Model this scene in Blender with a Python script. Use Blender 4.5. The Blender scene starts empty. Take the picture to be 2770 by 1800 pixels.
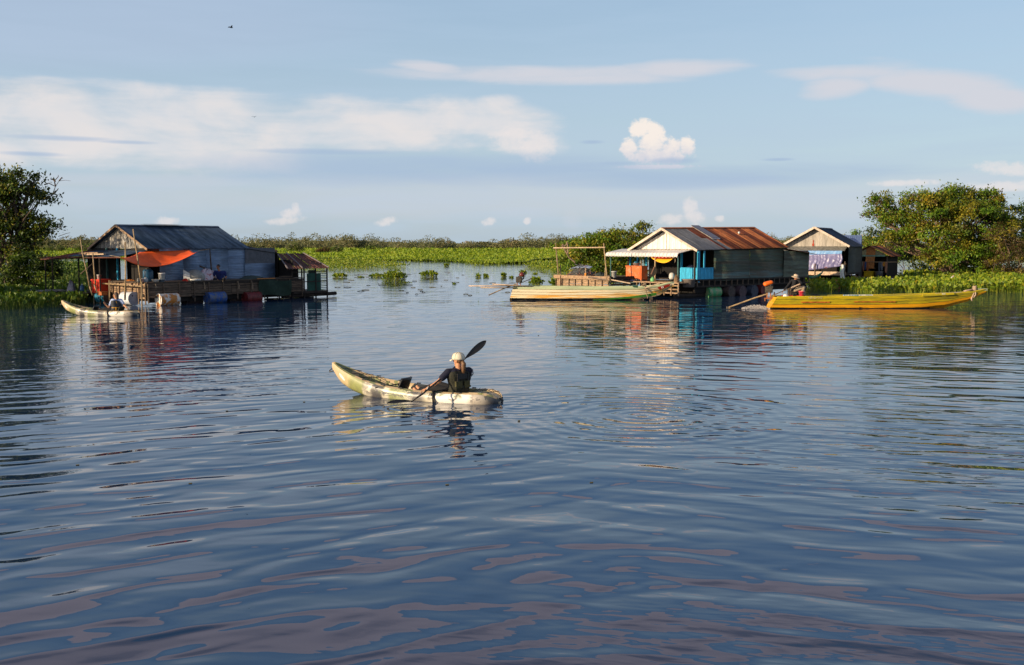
import bpy, math, random
import numpy as np
from mathutils import Vector, Matrix, Euler
from math import sin, cos, pi, radians as R
random.seed(7); rng = np.random.default_rng(7)
S = bpy.context.scene
COL = S.collection

# ------------------------------------------------------------ camera
FPX, EYE = 2770 * 35 / 36, 2.9
TH = math.atan((900 - 661) / FPX)
cam = bpy.data.cameras.new('camera'); camo = bpy.data.objects.new('camera', cam); COL.objects.link(camo)
cam.lens = 35; cam.sensor_width = 36; cam.sensor_fit = 'HORIZONTAL'; cam.clip_end = 9000; cam.clip_start = .1
camo.location = (0, 0, EYE); camo.rotation_euler = (pi / 2 - TH, 0, 0)
S.camera = camo
S.view_settings.view_transform = 'Standard'; S.view_settings.look = 'None'
S.view_settings.exposure = .42; S.view_settings.gamma = 1; S.view_settings.use_curve_mapping = False

def ray(px, py):
    a = (px - 1385) / FPX; b = (900 - py) / FPX
    return Vector((a, cos(TH) + b * sin(TH), -sin(TH) + b * cos(TH)))
def G(px, py, z=0):
    r = ray(px, py); t = (z - EYE) / r.z
    return Vector((r.x * t, r.y * t, z))
def W(px, py, Y):
    r = ray(px, py); t = Y / r.y
    return Vector((r.x * t, Y, EYE + r.z * t))
def colpx(p):
    z = p[2] - EYE; f = p[1] * cos(TH) - z * sin(TH)
    return 1385 + FPX * p[0] / f

# ------------------------------------------------------------ sun + sky
SUN_AZ, SUN_EL = R(31), R(16)
sunv = Vector((-cos(SUN_AZ) * cos(SUN_EL), -sin(SUN_AZ) * cos(SUN_EL), sin(SUN_EL)))
sl = bpy.data.lights.new('sun', 'SUN'); sl.energy = 5.0; sl.angle = R(.5); sl.color = (1, .79, .53)
so = bpy.data.objects.new('sun', sl); COL.objects.link(so)
so.rotation_euler = sunv.to_track_quat('Z', 'Y').to_euler(); so.location = (-40, -20, 30)

world = bpy.data.worlds.new('World'); S.world = world; world.use_nodes = True
nt = world.node_tree; nt.nodes.clear()
class NB:
    """small node-graph builder"""
    def __init__(s, t): s.t = t
    def n(s, typ, **kw):
        x = s.t.nodes.new(typ)
        for k, v in kw.items(): setattr(x, k, v)
        return x
    def inp(s, sock, v):
        if isinstance(v, bpy.types.NodeSocket): s.t.links.new(v, sock)
        elif v is not None:
            if isinstance(v, (tuple, list)) and len(v) == 3 and sock.type == 'RGBA': v = (*v, 1)
            sock.default_value = v
    def m(s, op, a, b=None, c=None, clamp=False):
        x = s.n('ShaderNodeMath', operation=op, use_clamp=clamp)
        s.inp(x.inputs[0], a)
        if b is not None: s.inp(x.inputs[1], b)
        if c is not None: s.inp(x.inputs[2], c)
        return x.outputs[0]
    def mr(s, v, a, b, c=0, d=1, smooth=True):
        x = s.n('ShaderNodeMapRange', interpolation_type='SMOOTHSTEP' if smooth else 'LINEAR')
        s.inp(x.inputs[0], v)
        for i, q in enumerate((a, b, c, d)): s.inp(x.inputs[i + 1], q)
        return x.outputs[0]
    def mix(s, f, a, b, mode='MIX'):
        x = s.n('ShaderNodeMix', data_type='RGBA', blend_type=mode)
        s.inp(x.inputs[0], f); s.inp(x.inputs[6], a); s.inp(x.inputs[7], b)
        return x.outputs[2]
    def noise(s, vec, scale, detail=3, rough=.5, dist=0):
        x = s.n('ShaderNodeTexNoise')
        if vec is not None: s.t.links.new(vec, x.inputs['Vector'])
        s.inp(x.inputs['Scale'], scale); s.inp(x.inputs['Detail'], detail)
        s.inp(x.inputs['Roughness'], rough); s.inp(x.inputs['Distortion'], dist)
        return x.outputs['Fac']
    def xyz(s, a, b, c=0):
        x = s.n('ShaderNodeCombineXYZ')
        for i, q in enumerate((a, b, c)): s.inp(x.inputs[i], q)
        return x.outputs[0]
    def sep(s, v):
        x = s.n('ShaderNodeSeparateXYZ'); s.t.links.new(v, x.inputs[0]); return x.outputs
    def mapv(s, v, scale=(1, 1, 1), rot=(0, 0, 0), loc=(0, 0, 0)):
        x = s.n('ShaderNodeMapping'); s.t.links.new(v, x.inputs[0])
        x.inputs['Location'].default_value = loc; x.inputs['Rotation'].default_value = rot; x.inputs['Scale'].default_value = scale
        return x.outputs[0]

SKY = 2 ** -.42
def build_sky():
    b = NB(nt)
    sky = b.n('ShaderNodeTexSky', sky_type='NISHITA')
    sky.sun_disc = False; sky.sun_elevation = SUN_EL
    sky.sun_rotation = math.atan2(sunv.x, sunv.y) % (2 * pi)
    sky.air_density = 1.0; sky.dust_density = 1.0; sky.ozone_density = 1.6; sky.altitude = 0
    d = b.n('ShaderNodeTexCoord').outputs['Generated']
    x, y, z = b.sep(d)
    az = b.m('ARCTAN2', x, y)
    hyp = b.m('SQRT', b.m('ADD', b.m('MULTIPLY', x, x), b.m('MULTIPLY', y, y)))
    el = b.m('ARCTAN2', z, hyp)
    U = b.m('MULTIPLY', az, FPX); V = b.m('MULTIPLY', el, FPX)       # angles, in 1/2693 rad
    def ang(px, py):
        r = ray(px, py).normalized()
        return math.atan2(r.x, r.y) * FPX, math.atan2(r.z, math.hypot(r.x, r.y)) * FPX
    UV = b.xyz(U, V, 0)
    n1 = b.noise(b.mapv(UV, (1 / 260, 1 / 120, 1)), 1, 6, .55, .3)
    n2 = b.noise(b.mapv(UV, (1 / 30, 1 / 26, 1), loc=(3, 7, 1)), 1, 8, .62, .15)
    n3 = b.noise(b.mapv(UV, (1 / 420, 1 / 45, 1), rot=(0, 0, .04), loc=(1, 2, 5)), 1, 5, .55, .4)
    def field(blobs):
        f = None
        for (px, py, rx, ry, rot) in blobs:
            cu, cv = ang(px, py)
            du = b.m('SUBTRACT', U, cu); dv = b.m('SUBTRACT', V, cv)
            cr, sr = cos(rot), sin(rot)
            a = b.m('DIVIDE', b.m('ADD', b.m('MULTIPLY', du, cr), b.m('MULTIPLY', dv, sr)), rx)
            c = b.m('DIVIDE', b.m('SUBTRACT', b.m('MULTIPLY', dv, cr), b.m('MULTIPLY', du, sr)), ry)
            q = b.m('SUBTRACT', 1, b.m('ADD', b.m('MULTIPLY', a, a), b.m('MULTIPLY', c, c)))
            f = q if f is None else b.m('MAXIMUM', f, q)
        return f
    # base: physical sky, whitened by thin high haze
    base = b.n('ShaderNodeBackground'); nt.links.new(sky.outputs[0], base.inputs[0]); base.inputs[1].default_value = .14 * SKY
    # thin haze: more of it low down, streaky
    hz = b.m('MULTIPLY', b.mr(V, 1000, 0, .50, .85), b.mr(V, 800, 2000, 1, .15))
    hz = b.m('MULTIPLY', hz, b.mr(n3, .2, .8, .86, 1.1), clamp=True)
    hazec = b.mix(b.mr(V, 0, 950), (.49, .61, .73), (.42, .58, .77))
    hazec = b.mix(b.mr(V, 640, 1000), hazec, (.34, .60, 1.02))
    # left upper veil
    veil = b.m('MULTIPLY', b.mr(field([(100, 40, 1000, 160, .05)]), 0, .9), .45)
    # wide soft clouds
    big = field([(160, 320, 560, 75, 0), (560, 300, 300, 62, -.05), (960, 350, 440, 72, .0), (1300, 330, 220, 62, -.08), (1420, 400, 110, 52, 0),
                 (300, 395, 620, 60, 0), (1290, 305, 120, 40, .2)])
    bigm = b.mr(b.m('ADD', b.m('ADD', big, b.m('MULTIPLY', b.m('SUBTRACT', n1, .5), 2.6)), b.m('MULTIPLY', b.m('SUBTRACT', n3, .5), 1.6)), -.35, 1.05)
    cut = b.mr(U, ang(1000, 400)[0], ang(600, 400)[0])
    bigm = b.m('MULTIPLY', bigm, b.m('MAXIMUM', cut, b.mr(b.m('ADD', V, b.m('MULTIPLY', b.m('SUBTRACT', n3, .5), 60)), ang(1200, 426)[1], ang(1200, 408)[1])))
    cir = field([(1480, 205, 420, 24, -.01), (1850, 188, 170, 24, .02), (1180, 186, 110, 16, -.12), (2300, 195, 200, 20, -.03), (2520, 222, 190, 40, -.22), (2680, 262, 110, 40, -.15), (2260, 236, 80, 30, .1), (2560, 235, 120, 30, -.3)])
    cirm = b.m('MULTIPLY', b.mr(b.m('ADD', cir, b.m('ADD', b.m('MULTIPLY', b.m('SUBTRACT', n3, .5), 2.4), b.m('MULTIPLY', b.m('SUBTRACT', n1, .5), 1.6))), -.55, 1.1), .92)
    n4 = b.noise(b.mapv(UV, (1 / 13, 1 / 11, 1), loc=(8, 2, 1)), 1, 5, .6, .3)
    pn = b.m('ADD', b.m('MULTIPLY', b.m('SUBTRACT', n2, .5), 2.6), b.m('MULTIPLY', b.m('SUBTRACT', n4, .5), .9))
    puff = field([(1765, 385, 52, 38, 0), (1735, 350, 32, 30, 0), (1765, 350, 42, 22, -.4), (1858, 398, 25, 30, 0), (1700, 402, 28, 28, 0), (1815, 398, 40, 24, 0), (1778, 420, 92, 27, 0), (1770, 452, 120, 7, 0)])
    puffm = b.mr(b.m('ADD', puff, pn), -.15, .75)
    small = field([(1450, 392, 60, 44, 0), (1390, 372, 70, 34, .1), (770, 597, 50, 12, .1), (785, 580, 30, 18, .3), (798, 566, 12, 18, 0), (1045, 600, 32, 12, .2), (1322, 600, 20, 12, .2), (1427, 598, 12, 10, .5),
                  (1878, 588, 30, 22, -.3), (1868, 560, 20, 28, .4), (1815, 594, 38, 16, .1), (448, 600, 32, 14, 0), (2740, 457, 90, 18, -.1), (2450, 495, 90, 9, 0), (1948, 592, 14, 9, 0), (2720, 505, 110, 14, 0)])
    smallm = b.m('MULTIPLY', b.mr(b.m('ADD', small, pn), -.3, 1.1), .62)
    low = field([(1545, 560, 40, 70, .1), (2380, 560, 300, 40, 0), (350, 490, 500, 22, 0), (1250, 500, 600, 35, 0), (2600, 500, 300, 40, 0), (1880, 560, 110, 60, 0), (1400, 540, 1500, 60, 0)])
    lowm = b.m('MULTIPLY', b.mr(b.m('ADD', low, b.m('MULTIPLY', b.m('SUBTRACT', n1, .5), 1.6)), -.2, 1.0), .30)
    # blue-grey shaded belly of the wide cloud
    shd = field([(1180, 458, 640, 46, 0), (900, 412, 210, 9, 0), (1560, 455, 230, 22, 0), (1800, 480, 620, 30, 0), (160, 374, 130, 7, 0), (90, 417, 70, 6, 0), (340, 385, 70, 5, 0), (1820, 436, 65, 11, 0), (1660, 443, 80, 7, 0), (1600, 385, 30, 5, 0), (2105, 432, 38, 4, 0)])
    shdm = b.m('MULTIPLY', b.mr(b.m('ADD', shd, b.m('MULTIPLY', b.m('SUBTRACT', n3, .5), 1.7)), -.7, 1.6), .80)
    # mauve-grey cloud sheet that hangs above the frame (it mirrors in the near water)
    hi = b.mr(b.m('ADD', V, b.m('MULTIPLY', b.m('SUBTRACT', n1, .5), 260)), 1010, 1026)
    hi = b.m('MULTIPLY', hi, b.mr(b.m('ADD', V, b.m('MULTIPLY', b.m('SUBTRACT', n1, .5), 900)), 1500, 1750, 1, 0))
    def emit(c): 
        e = b.n('ShaderNodeBackground'); b.inp(e.inputs[0], c); e.inputs[1].default_value = SKY; return e.outputs[0]
    def over(f, a, c):
        x = b.n('ShaderNodeMixShader'); b.inp(x.inputs[0], f); nt.links.new(a, x.inputs[1]); nt.links.new(c, x.inputs[2]); return x.outputs[0]
    white = b.mix(b.mr(n1, .3, .7), (.70, .72, .76), (.84, .78, .76))
    cream = b.mix(b.mr(b.m('ADD', V, b.m('MULTIPLY', n2, 90)), ang(1770, 450)[1] + 40, ang(1770, 380)[1] + 60), (.66, .66, .74), (.97, .87, .79))
    sh = over(hz, base.outputs[0], emit(hazec))
    sh = over(veil, sh, emit((.47, .56, .73)))
    sh = over(lowm, sh, emit((.66, .66, .74)))
    sh = over(b.m('MULTIPLY', bigm, .86), sh, emit(white))
    sh = over(cirm, sh, emit((.66, .67, .73)))
    sh = over(smallm, sh, emit((.86, .79, .77)))
    sh = over(b.m('MULTIPLY', puffm, .92), sh, emit(cream))
    sh = over(shdm, sh, emit((.38, .50, .68)))
    sh = over(b.m('MULTIPLY', hi, .9), sh, emit(b.mix(b.mr(b.m('ADD', V, b.m('MULTIPLY', b.m('SUBTRACT', n1, .5), 500)), 1150, 1500), (.80, .66, .70), (.42, .36, .41))))
    out = b.n('ShaderNodeOutputWorld'); nt.links.new(sh, out.inputs[0])
build_sky()

# ------------------------------------------------------------ materials
MATS = {}
def mat(name, col, rough=.7, metal=0, var=.25, scale=5., stretch=(1, 1, 1), col2=None, rnd=.12, bump=0, spec=.4, trans=0, lo=.4, hi=.62):
    if name in MATS: return MATS[name]
    m = bpy.data.materials.new(name); m.use_nodes = True; t = m.node_tree; b = NB(t)
    p = t.nodes['Principled BSDF']
    oc = b.n('ShaderNodeTexCoord').outputs['Object']
    oi = b.n('ShaderNodeObjectInfo').outputs['Random']
    off = b.n('ShaderNodeVectorMath', operation='ADD'); t.links.new(oc, off.inputs[0]); t.links.new(b.xyz(b.m('MULTIPLY', oi, 37), b.m('MULTIPLY', oi, 11), 0), off.inputs[1])
    v = b.mapv(off.outputs[0], stretch)
    nz = b.noise(v, scale, 5, .6)
    c2 = col2 if col2 else tuple(c * (1 - var) for c in col)
    c = b.mix(b.mr(nz, lo, hi), col, c2)
    fine = b.noise(v, scale * 5, 3, .6)
    hsv = b.n('ShaderNodeHueSaturation'); b.inp(hsv.inputs['Color'], c)
    val = b.m('ADD', b.m('MULTIPLY', b.m('SUBTRACT', oi, .5), rnd * 2), b.mr(fine, .2, .8, 1 + var * .5, 1 - var * .5))
    b.inp(hsv.inputs['Value'], val)
    b.inp(p.inputs['Base Color'], hsv.outputs[0])
    p.inputs['Roughness'].default_value = rough; p.inputs['Metallic'].default_value = metal
    p.inputs['Specular IOR Level'].default_value = spec
    if trans: p.inputs['Transmission Weight'].default_value = trans
    if bump:
        bn = b.n('ShaderNodeBump'); bn.inputs['Distance'].default_value = bump; b.inp(bn.inputs['Height'], fine); t.links.new(bn.outputs[0], p.inputs['Normal'])
    MATS[name] = m
    return m
def leafmat(name, cols, tl=.35, nscale=.6):
    if name in MATS: return MATS[name]
    m = bpy.data.materials.new(name); m.use_nodes = True; t = m.node_tree; b = NB(t)
    p = t.nodes['Principled BSDF']
    g = b.n('ShaderNodeNewGeometry').outputs['Random Per Island']
    oc = b.n('ShaderNodeTexCoord').outputs['Object']
    nz = b.noise(oc, nscale, 3, .6)
    f = b.m('ADD', b.m('MULTIPLY', g, .55), b.m('MULTIPLY', b.mr(nz, .3, .7), .45))
    r = b.n('ShaderNodeValToRGB'); t.links.new(f, r.inputs[0])
    e = r.color_ramp.elements; n = len(cols)
    while len(e) < n: e.new(.5)
    for i, (pos, c) in enumerate(cols): e[i].position = pos; e[i].color = (*c, 1)
    b.inp(p.inputs['Base Color'], r.outputs[0]); p.inputs['Roughness'].default_value = .5; p.inputs['Specular IOR Level'].default_value = .35
    tr = b.n('ShaderNodeBsdfTranslucent'); b.inp(tr.inputs[0], r.outputs[0])
    mx = b.n('ShaderNodeMixShader'); mx.inputs[0].default_value = tl
    t.links.new(p.outputs[0], mx.inputs[1]); t.links.new(tr.outputs[0], mx.inputs[2])
    t.links.new(mx.outputs[0], t.nodes['Material Output'].inputs[0])
    MATS[name] = m
    return m

wood = mat('weathered_shade_wood', (.13, .09, .06), .8, var=.5, scale=3, stretch=(1, 8, 8), rnd=.25)  # weathered, and darkened further to hold the shade on sides away from the sun
woodlit = mat('sunlit_side_wood', (.34, .22, .13), .8, var=.45, scale=3, stretch=(2, 2, 6), rnd=.2)  # same timber made lighter: sunlight on the lit faces is put into the colour
darkwood = mat('dark_wood', (.035, .026, .020), .85, var=.4, rnd=.2)
bamboo = mat('bamboo', (.36, .25, .13), .6, var=.4, scale=4, rnd=.2)
plank_pale = mat('pale_plank', (.50, .36, .24), .7, var=.3, rnd=.1)
galv = mat('blue_grey_tin', (.085, .125, .18), .5, metal=.25, var=.5, scale=.8, stretch=(4, .6, 1), rnd=.12, col2=(.03, .05, .075))
galvwall = mat('weathered_wall_tin', (.20, .29, .43), .45, metal=.3, var=.3, scale=1.2, stretch=(.5, 1, 3), rnd=.1)
greyroof = mat('grey_roof_tin', (.20, .20, .21), .5, metal=.2, var=.35, scale=1.5, stretch=(3, .5, 1), rnd=.12)
rust = mat('rusty_tin', (.44, .15, .05), .85, var=.5, scale=1.6, stretch=(5, .6, .6), rnd=.25, col2=(.24, .06, .02))
rustdark = mat('dark_rusty_tin', (.16, .038, .016), .85, var=.4, scale=1.6, stretch=(5, .6, .6), rnd=.2, col2=(.07, .02, .01))
rustred = mat('red_rust_shed_tin', (.13, .045, .03), .8, var=.5, scale=1.5, stretch=(3, .7, 1), rnd=.3)
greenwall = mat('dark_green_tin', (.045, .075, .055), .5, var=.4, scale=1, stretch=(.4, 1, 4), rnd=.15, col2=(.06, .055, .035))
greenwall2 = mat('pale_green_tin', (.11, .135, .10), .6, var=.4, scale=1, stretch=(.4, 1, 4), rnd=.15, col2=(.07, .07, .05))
whitewall = mat('whitewashed_boards', (.78, .72, .66), .8, var=.22, scale=2, stretch=(6, 6, .7), rnd=.06)
gablegrey = mat('stained_pale_boards', (.30, .28, .25), .8, var=.6, scale=2.5, stretch=(3, 3, .8), rnd=.08)
dim = mat('interior_shade_boards', (.012, .010, .009), .9, rnd=.2)  # near-black colour stands in for shade in rooms and under floors
blue = mat('bright_blue_paint', (.03, .40, .66), .55, var=.3, scale=5, stretch=(4, 4, .6), rnd=.1)
teal = mat('teal_paint', (.05, .14, .13), .6, rnd=.1)
orangetarp = mat('orange_tarpaulin', (.80, .095, .004), .6, var=.15, scale=2)
yellowcloth = mat('yellow_cloth', (.80, .38, .01), .7, var=.1)
redcloth = mat('red_cloth', (.60, .03, .012), .7)
white = mat('white_plastic', (.72, .70, .66), .45, var=.12)
offwhite = mat('off_white_enamel', (.62, .60, .55), .4, var=.2)
steel = mat('dull_steel', (.45, .43, .42), .35, metal=.7, var=.3)
black = mat('black_plastic', (.012, .012, .013), .45, var=.2)
rope_m = mat('rope', (.34, .25, .16), .9, var=.3)
leafG = leafmat('broad_leaf', [(0, (.02, .045, .006)), (.45, (.08, .14, .012)), (.75, (.20, .24, .018)), (.93, (.30, .25, .02)), (1, (.40, .15, .03))])
leafB = leafmat('bright_leaf', [(0, (.035, .08, .008)), (.5, (.12, .23, .014)), (.85, (.26, .33, .025)), (1, (.28, .24, .03))])
leafY = leafmat('yellowing_leaf', [(0, (.05, .07, .008)), (.5, (.18, .18, .014)), (.8, (.36, .30, .025)), (1, (.55, .34, .02))])
leafD = leafmat('dark_leaf', [(0, (.010, .022, .004)), (.5, (.028, .052, .008)), (.85, (.06, .085, .012)), (1, (.16, .11, .02))])
leafR = leafmat('dry_vine_leaf', [(0, (.05, .035, .012)), (.5, (.10, .065, .02)), (.85, (.15, .11, .03)), (1, (.22, .10, .04))])
leafF = leafmat('hazed_far_leaf', [(0, (.09, .10, .045)), (.5, (.18, .185, .075)), (.8, (.25, .225, .095)), (1, (.32, .21, .12))], nscale=.08)  # paler colours carry the distance haze
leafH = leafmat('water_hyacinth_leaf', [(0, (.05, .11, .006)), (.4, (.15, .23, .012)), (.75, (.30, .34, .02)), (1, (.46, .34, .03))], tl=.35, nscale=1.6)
leafS = leafmat('shaded_hyacinth_leaf', [(0, (.03, .07, .006)), (.5, (.07, .13, .010)), (.85, (.14, .19, .015)), (1, (.26, .20, .03))], tl=.3, nscale=1.2)  # hyacinth leaf darkened: shade at the left shore is put into the colour
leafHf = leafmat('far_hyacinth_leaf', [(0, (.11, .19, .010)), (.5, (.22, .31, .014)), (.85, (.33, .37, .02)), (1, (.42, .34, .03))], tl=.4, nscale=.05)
bark = mat('bark', (.10, .07, .05), .9, var=.5, scale=4, rnd=.1)
barkpale = mat('pale_bark', (.30, .20, .14), .9, var=.4, scale=4, rnd=.1)
skin = mat('tanned_skin', (.52, .25, .13), .5, var=.08, rnd=0)
skind = mat('brown_skin', (.30, .12, .06), .5, var=.08, rnd=0)

# ------------------------------------------------------------ mesh helpers
class MB:
    def __init__(s): s.v = []; s.f = []
    def add(s, vs, fs):
        o = len(s.v); s.v += [tuple(q) for q in vs]; s.f += [tuple(i + o for i in f) for f in fs]; return s
    def box(s, c, d, rz=0, M=None):
        x, y, z = d[0] / 2, d[1] / 2, d[2] / 2
        vs = [Vector((a * x, b * y, e * z)) for a in (-1, 1) for b in (-1, 1) for e in (-1, 1)]
        m = M if M is not None else Matrix.Rotation(rz, 3, 'Z')
        return s.add([m @ q + Vector(c) for q in vs], [(0, 1, 3, 2), (4, 6, 7, 5), (0, 4, 5, 1), (2, 3, 7, 6), (0, 2, 6, 4), (1, 5, 7, 3)])
    def beam(s, a, b, w, h, up=(0, 0, 1)):
        a, b = Vector(a), Vector(b); d = b - a; L = d.length; d.normalize(); u = Vector(up)
        if abs(d.dot(u)) > .98: u = Vector((0, 1, 0))
        sd = d.cross(u).normalized(); u = sd.cross(d)
        vs = [p + sd * (i * w / 2) + u * (j * h / 2) for p in (a, b) for i in (-1, 1) for j in (-1, 1)]
        return s.add(vs, [(0, 2, 3, 1), (4, 5, 7, 6), (0, 1, 5, 4), (2, 6, 7, 3), (0, 4, 6, 2), (1, 3, 7, 5)])
    def tube(s, pts, r, n=6, closed=False):
        pts = [Vector(p) for p in pts]; N = len(pts)
        rs = r if isinstance(r, (list, tuple)) else [r] * N
        vs = []; prev = None
        for i, p in enumerate(pts):
            if closed: d = pts[(i + 1) % N] - pts[i - 1]
            else: d = (pts[min(i + 1, N - 1)] - pts[max(i - 1, 0)])
            d = d.normalized() if d.length > 1e-9 else Vector((0, 0, 1))
            u = prev if prev is not None else (Vector((0, 0, 1)) if abs(d.z) < .9 else Vector((1, 0, 0)))
            sd = d.cross(u); 
            if sd.length < 1e-6: sd = d.cross(Vector((1, .3, .1)))
            sd.normalize(); u = sd.cross(d).normalized(); prev = u
            for k in range(n):
                a = 2 * pi * k / n; vs.append(p + (sd * cos(a) + u * sin(a)) * rs[i])
        fs = []
        for i in range(N if closed else N - 1):
            j = (i + 1) % N
            for k in range(n): fs.append((i * n + k, i * n + (k + 1) % n, j * n + (k + 1) % n, j * n + k))
        if not closed: fs += [tuple(range(n))[::-1], tuple(range((N - 1) * n, N * n))]
        return s.add(vs, fs)
    def lathe(s, prof, c=(0, 0, 0), n=16, M=None, sc=(1, 1, 1)):
        vs = []; m = M if M is not None else Matrix.Identity(3)
        for (r, z) in prof:
            for k in range(n):
                a = 2 * pi * k / n; vs.append(m @ Vector((r * cos(a) * sc[0], r * sin(a) * sc[1], z * sc[2])) + Vector(c))
        fs = []
        for i in range(len(prof) - 1):
            for k in range(n): fs.append((i * n + k, i * n + (k + 1) % n, (i + 1) * n + (k + 1) % n, (i + 1) * n + k))
        if prof[0][0] > 1e-4: fs.append(tuple(range(n))[::-1])
        if prof[-1][0] > 1e-4: fs.append(tuple(range((len(prof) - 1) * n, len(prof) * n)))
        return s.add(vs, fs)
    def ball(s, c, r, n=12, sc=(1, 1, 1), M=None):
        prof = [(r * sin(pi * i / 8) if 0 < i < 8 else 1e-5, -r * cos(pi * i / 8)) for i in range(9)]
        return s.lathe(prof, c, n, M, sc)
    def cap(s, a, ra, b, rb, n=12):
        a, b = Vector(a), Vector(b); d = b - a; L = max(d.length, 1e-5)
        M = d.to_track_quat('Z', 'Y').to_matrix()
        prof = [(1e-5, -ra)] + [(ra * cos(t), ra * sin(t)) for t in (-1.2, -.8, -.4, 0)] + [(rb * cos(t), L + rb * sin(t)) for t in (0, .4, .8, 1.2)] + [(1e-5, L + rb)]
        return s.lathe(prof, a, n, M)
    def grid(s, fn, nu, nv, th=0):
        """surface fn(u,v) with optional thickness along its own normal"""
        P = [[Vector(fn(i / nu, j / nv)) for j in range(nv + 1)] for i in range(nu + 1)]
        vs = [P[i][j] for i in range(nu + 1) for j in range(nv + 1)]; w = nv + 1
        fs = [(i * w + j, (i + 1) * w + j, (i + 1) * w + j + 1, i * w + j + 1) for i in range(nu) for j in range(nv)]
        if th:
            N = len(vs); back = []
            for i in range(nu + 1):
                for j in range(nv + 1):
                    du = P[min(i + 1, nu)][j] - P[max(i - 1, 0)][j]; dv = P[i][min(j + 1, nv)] - P[i][max(j - 1, 0)]
                    nn = du.cross(dv); nn = nn.normalized() if nn.length > 1e-9 else Vector((0, 0, 1))
                    back.append(P[i][j] - nn * th)
            vs += back; fs += [tuple(q + N for q in f[::-1]) for f in fs[:nu * nv]]
            for i in range(nu):
                for j in (0, nv):
                    a, c = i * w + j, (i + 1) * w + j; fs.append((a, a + N, c + N, c) if j == 0 else (c, c + N, a + N, a))
            for j in range(nv):
                for i in (0, nu):
                    a, c = i * w + j, i * w + j + 1; fs.append((c, c + N, a + N, a) if i == 0 else (a, a + N, c + N, c))
        return s.add(vs, fs)
    def sheet(s, o, a, b, waves, amp=.012, th=.005, seg=4, nb=1, sag=0):
        """corrugated sheet: waves run across a, corrugations run along b"""
        o, a, b = Vector(o), Vector(a), Vector(b); n = a.cross(b).normalized(); k = int(waves * seg)
        return s.grid(lambda u, v: o + a * u + b * v + n * (amp * sin(2 * pi * u * waves) - sag * sin(pi * v)), k, nb, th)
    def prism(s, pts, ext):
        e = Vector(ext); n = len(pts)
        vs = [Vector(p) for p in pts] + [Vector(p) + e for p in pts]
        return s.add(vs, [tuple(range(n))[::-1], tuple(range(n, 2 * n))] + [(i, (i + 1) % n, (i + 1) % n + n, i + n) for i in range(n)])

def mkmesh(name, mb, m=None, smooth=False):
    me = bpy.data.meshes.new(name); me.from_pydata(mb.v, [], mb.f); me.update()
    if m: me.materials.append(m)
    if smooth: me.shade_smooth()
    return me
def obj(name, mb, m, parent=None, smooth=False, loc=None):
    me = mb if isinstance(mb, bpy.types.Mesh) else mkmesh(name, mb, m, smooth)
    o = bpy.data.objects.new(name, me); COL.objects.link(o)
    if parent: o.parent = parent
    if loc is not None: o.location = loc
    return o
def tag(o, label=None, cat=None, group=None, kind=None):
    for k, v in (('label', label), ('category', cat), ('group', group), ('kind', kind)):
        if v: o[k] = v
    return o
def thing(name, label, cat, loc=(0, 0, 0), rz=0, group=None, kind=None):
    o = bpy.data.objects.new(name, None); COL.objects.link(o); o.location = loc; o.rotation_euler = (0, 0, rz); o.empty_display_size = .2
    return tag(o, label, cat, group, kind)
def single(name, label, cat, mb, m, loc=(0, 0, 0), rz=0, smooth=False, group=None, kind=None):
    o = obj(name, mb, m, None, smooth, loc); o.rotation_euler = (0, 0, rz)
    return tag(o, label, cat, group, kind)
def dup(root, loc, rz, label=None, scale=None):
    r = root.copy(); COL.objects.link(r); r.location = loc; r.rotation_euler = (0, 0, rz)
    if scale: r.scale = (scale,) * 3
    if label: r['label'] = label
    for ch in list(root.children):
        c = ch.copy(); COL.objects.link(c); c.parent = r
        for g in list(ch.children):
            d = g.copy(); COL.objects.link(d); d.parent = c
    return r
class Frame:
    def __init__(s, o, phi): s.o = Vector(o); s.p = R(phi); s.q = Matrix.Rotation(s.p, 3, 'Z')
    def w(s, x, y, z=0): return s.q @ Vector((x, y, z)) + Vector((s.o.x, s.o.y, 0))
    def sx(s, px, y, z=0):
        lo, hi = -25, 40
        for _ in range(50):
            m = (lo + hi) / 2
            if colpx(s.w(m, y, z)) < px: lo = m
            else: hi = m
        return m
    def sy(s, px, x, z=0):
        lo, hi = -25, 40
        for _ in range(50):
            m = (lo + hi) / 2
            if colpx(s.w(x, m, z)) > px: lo = m
            else: hi = m
        return m
    def at(s, px, y, z): return s.w(s.sx(px, y, z), y, z)

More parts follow.
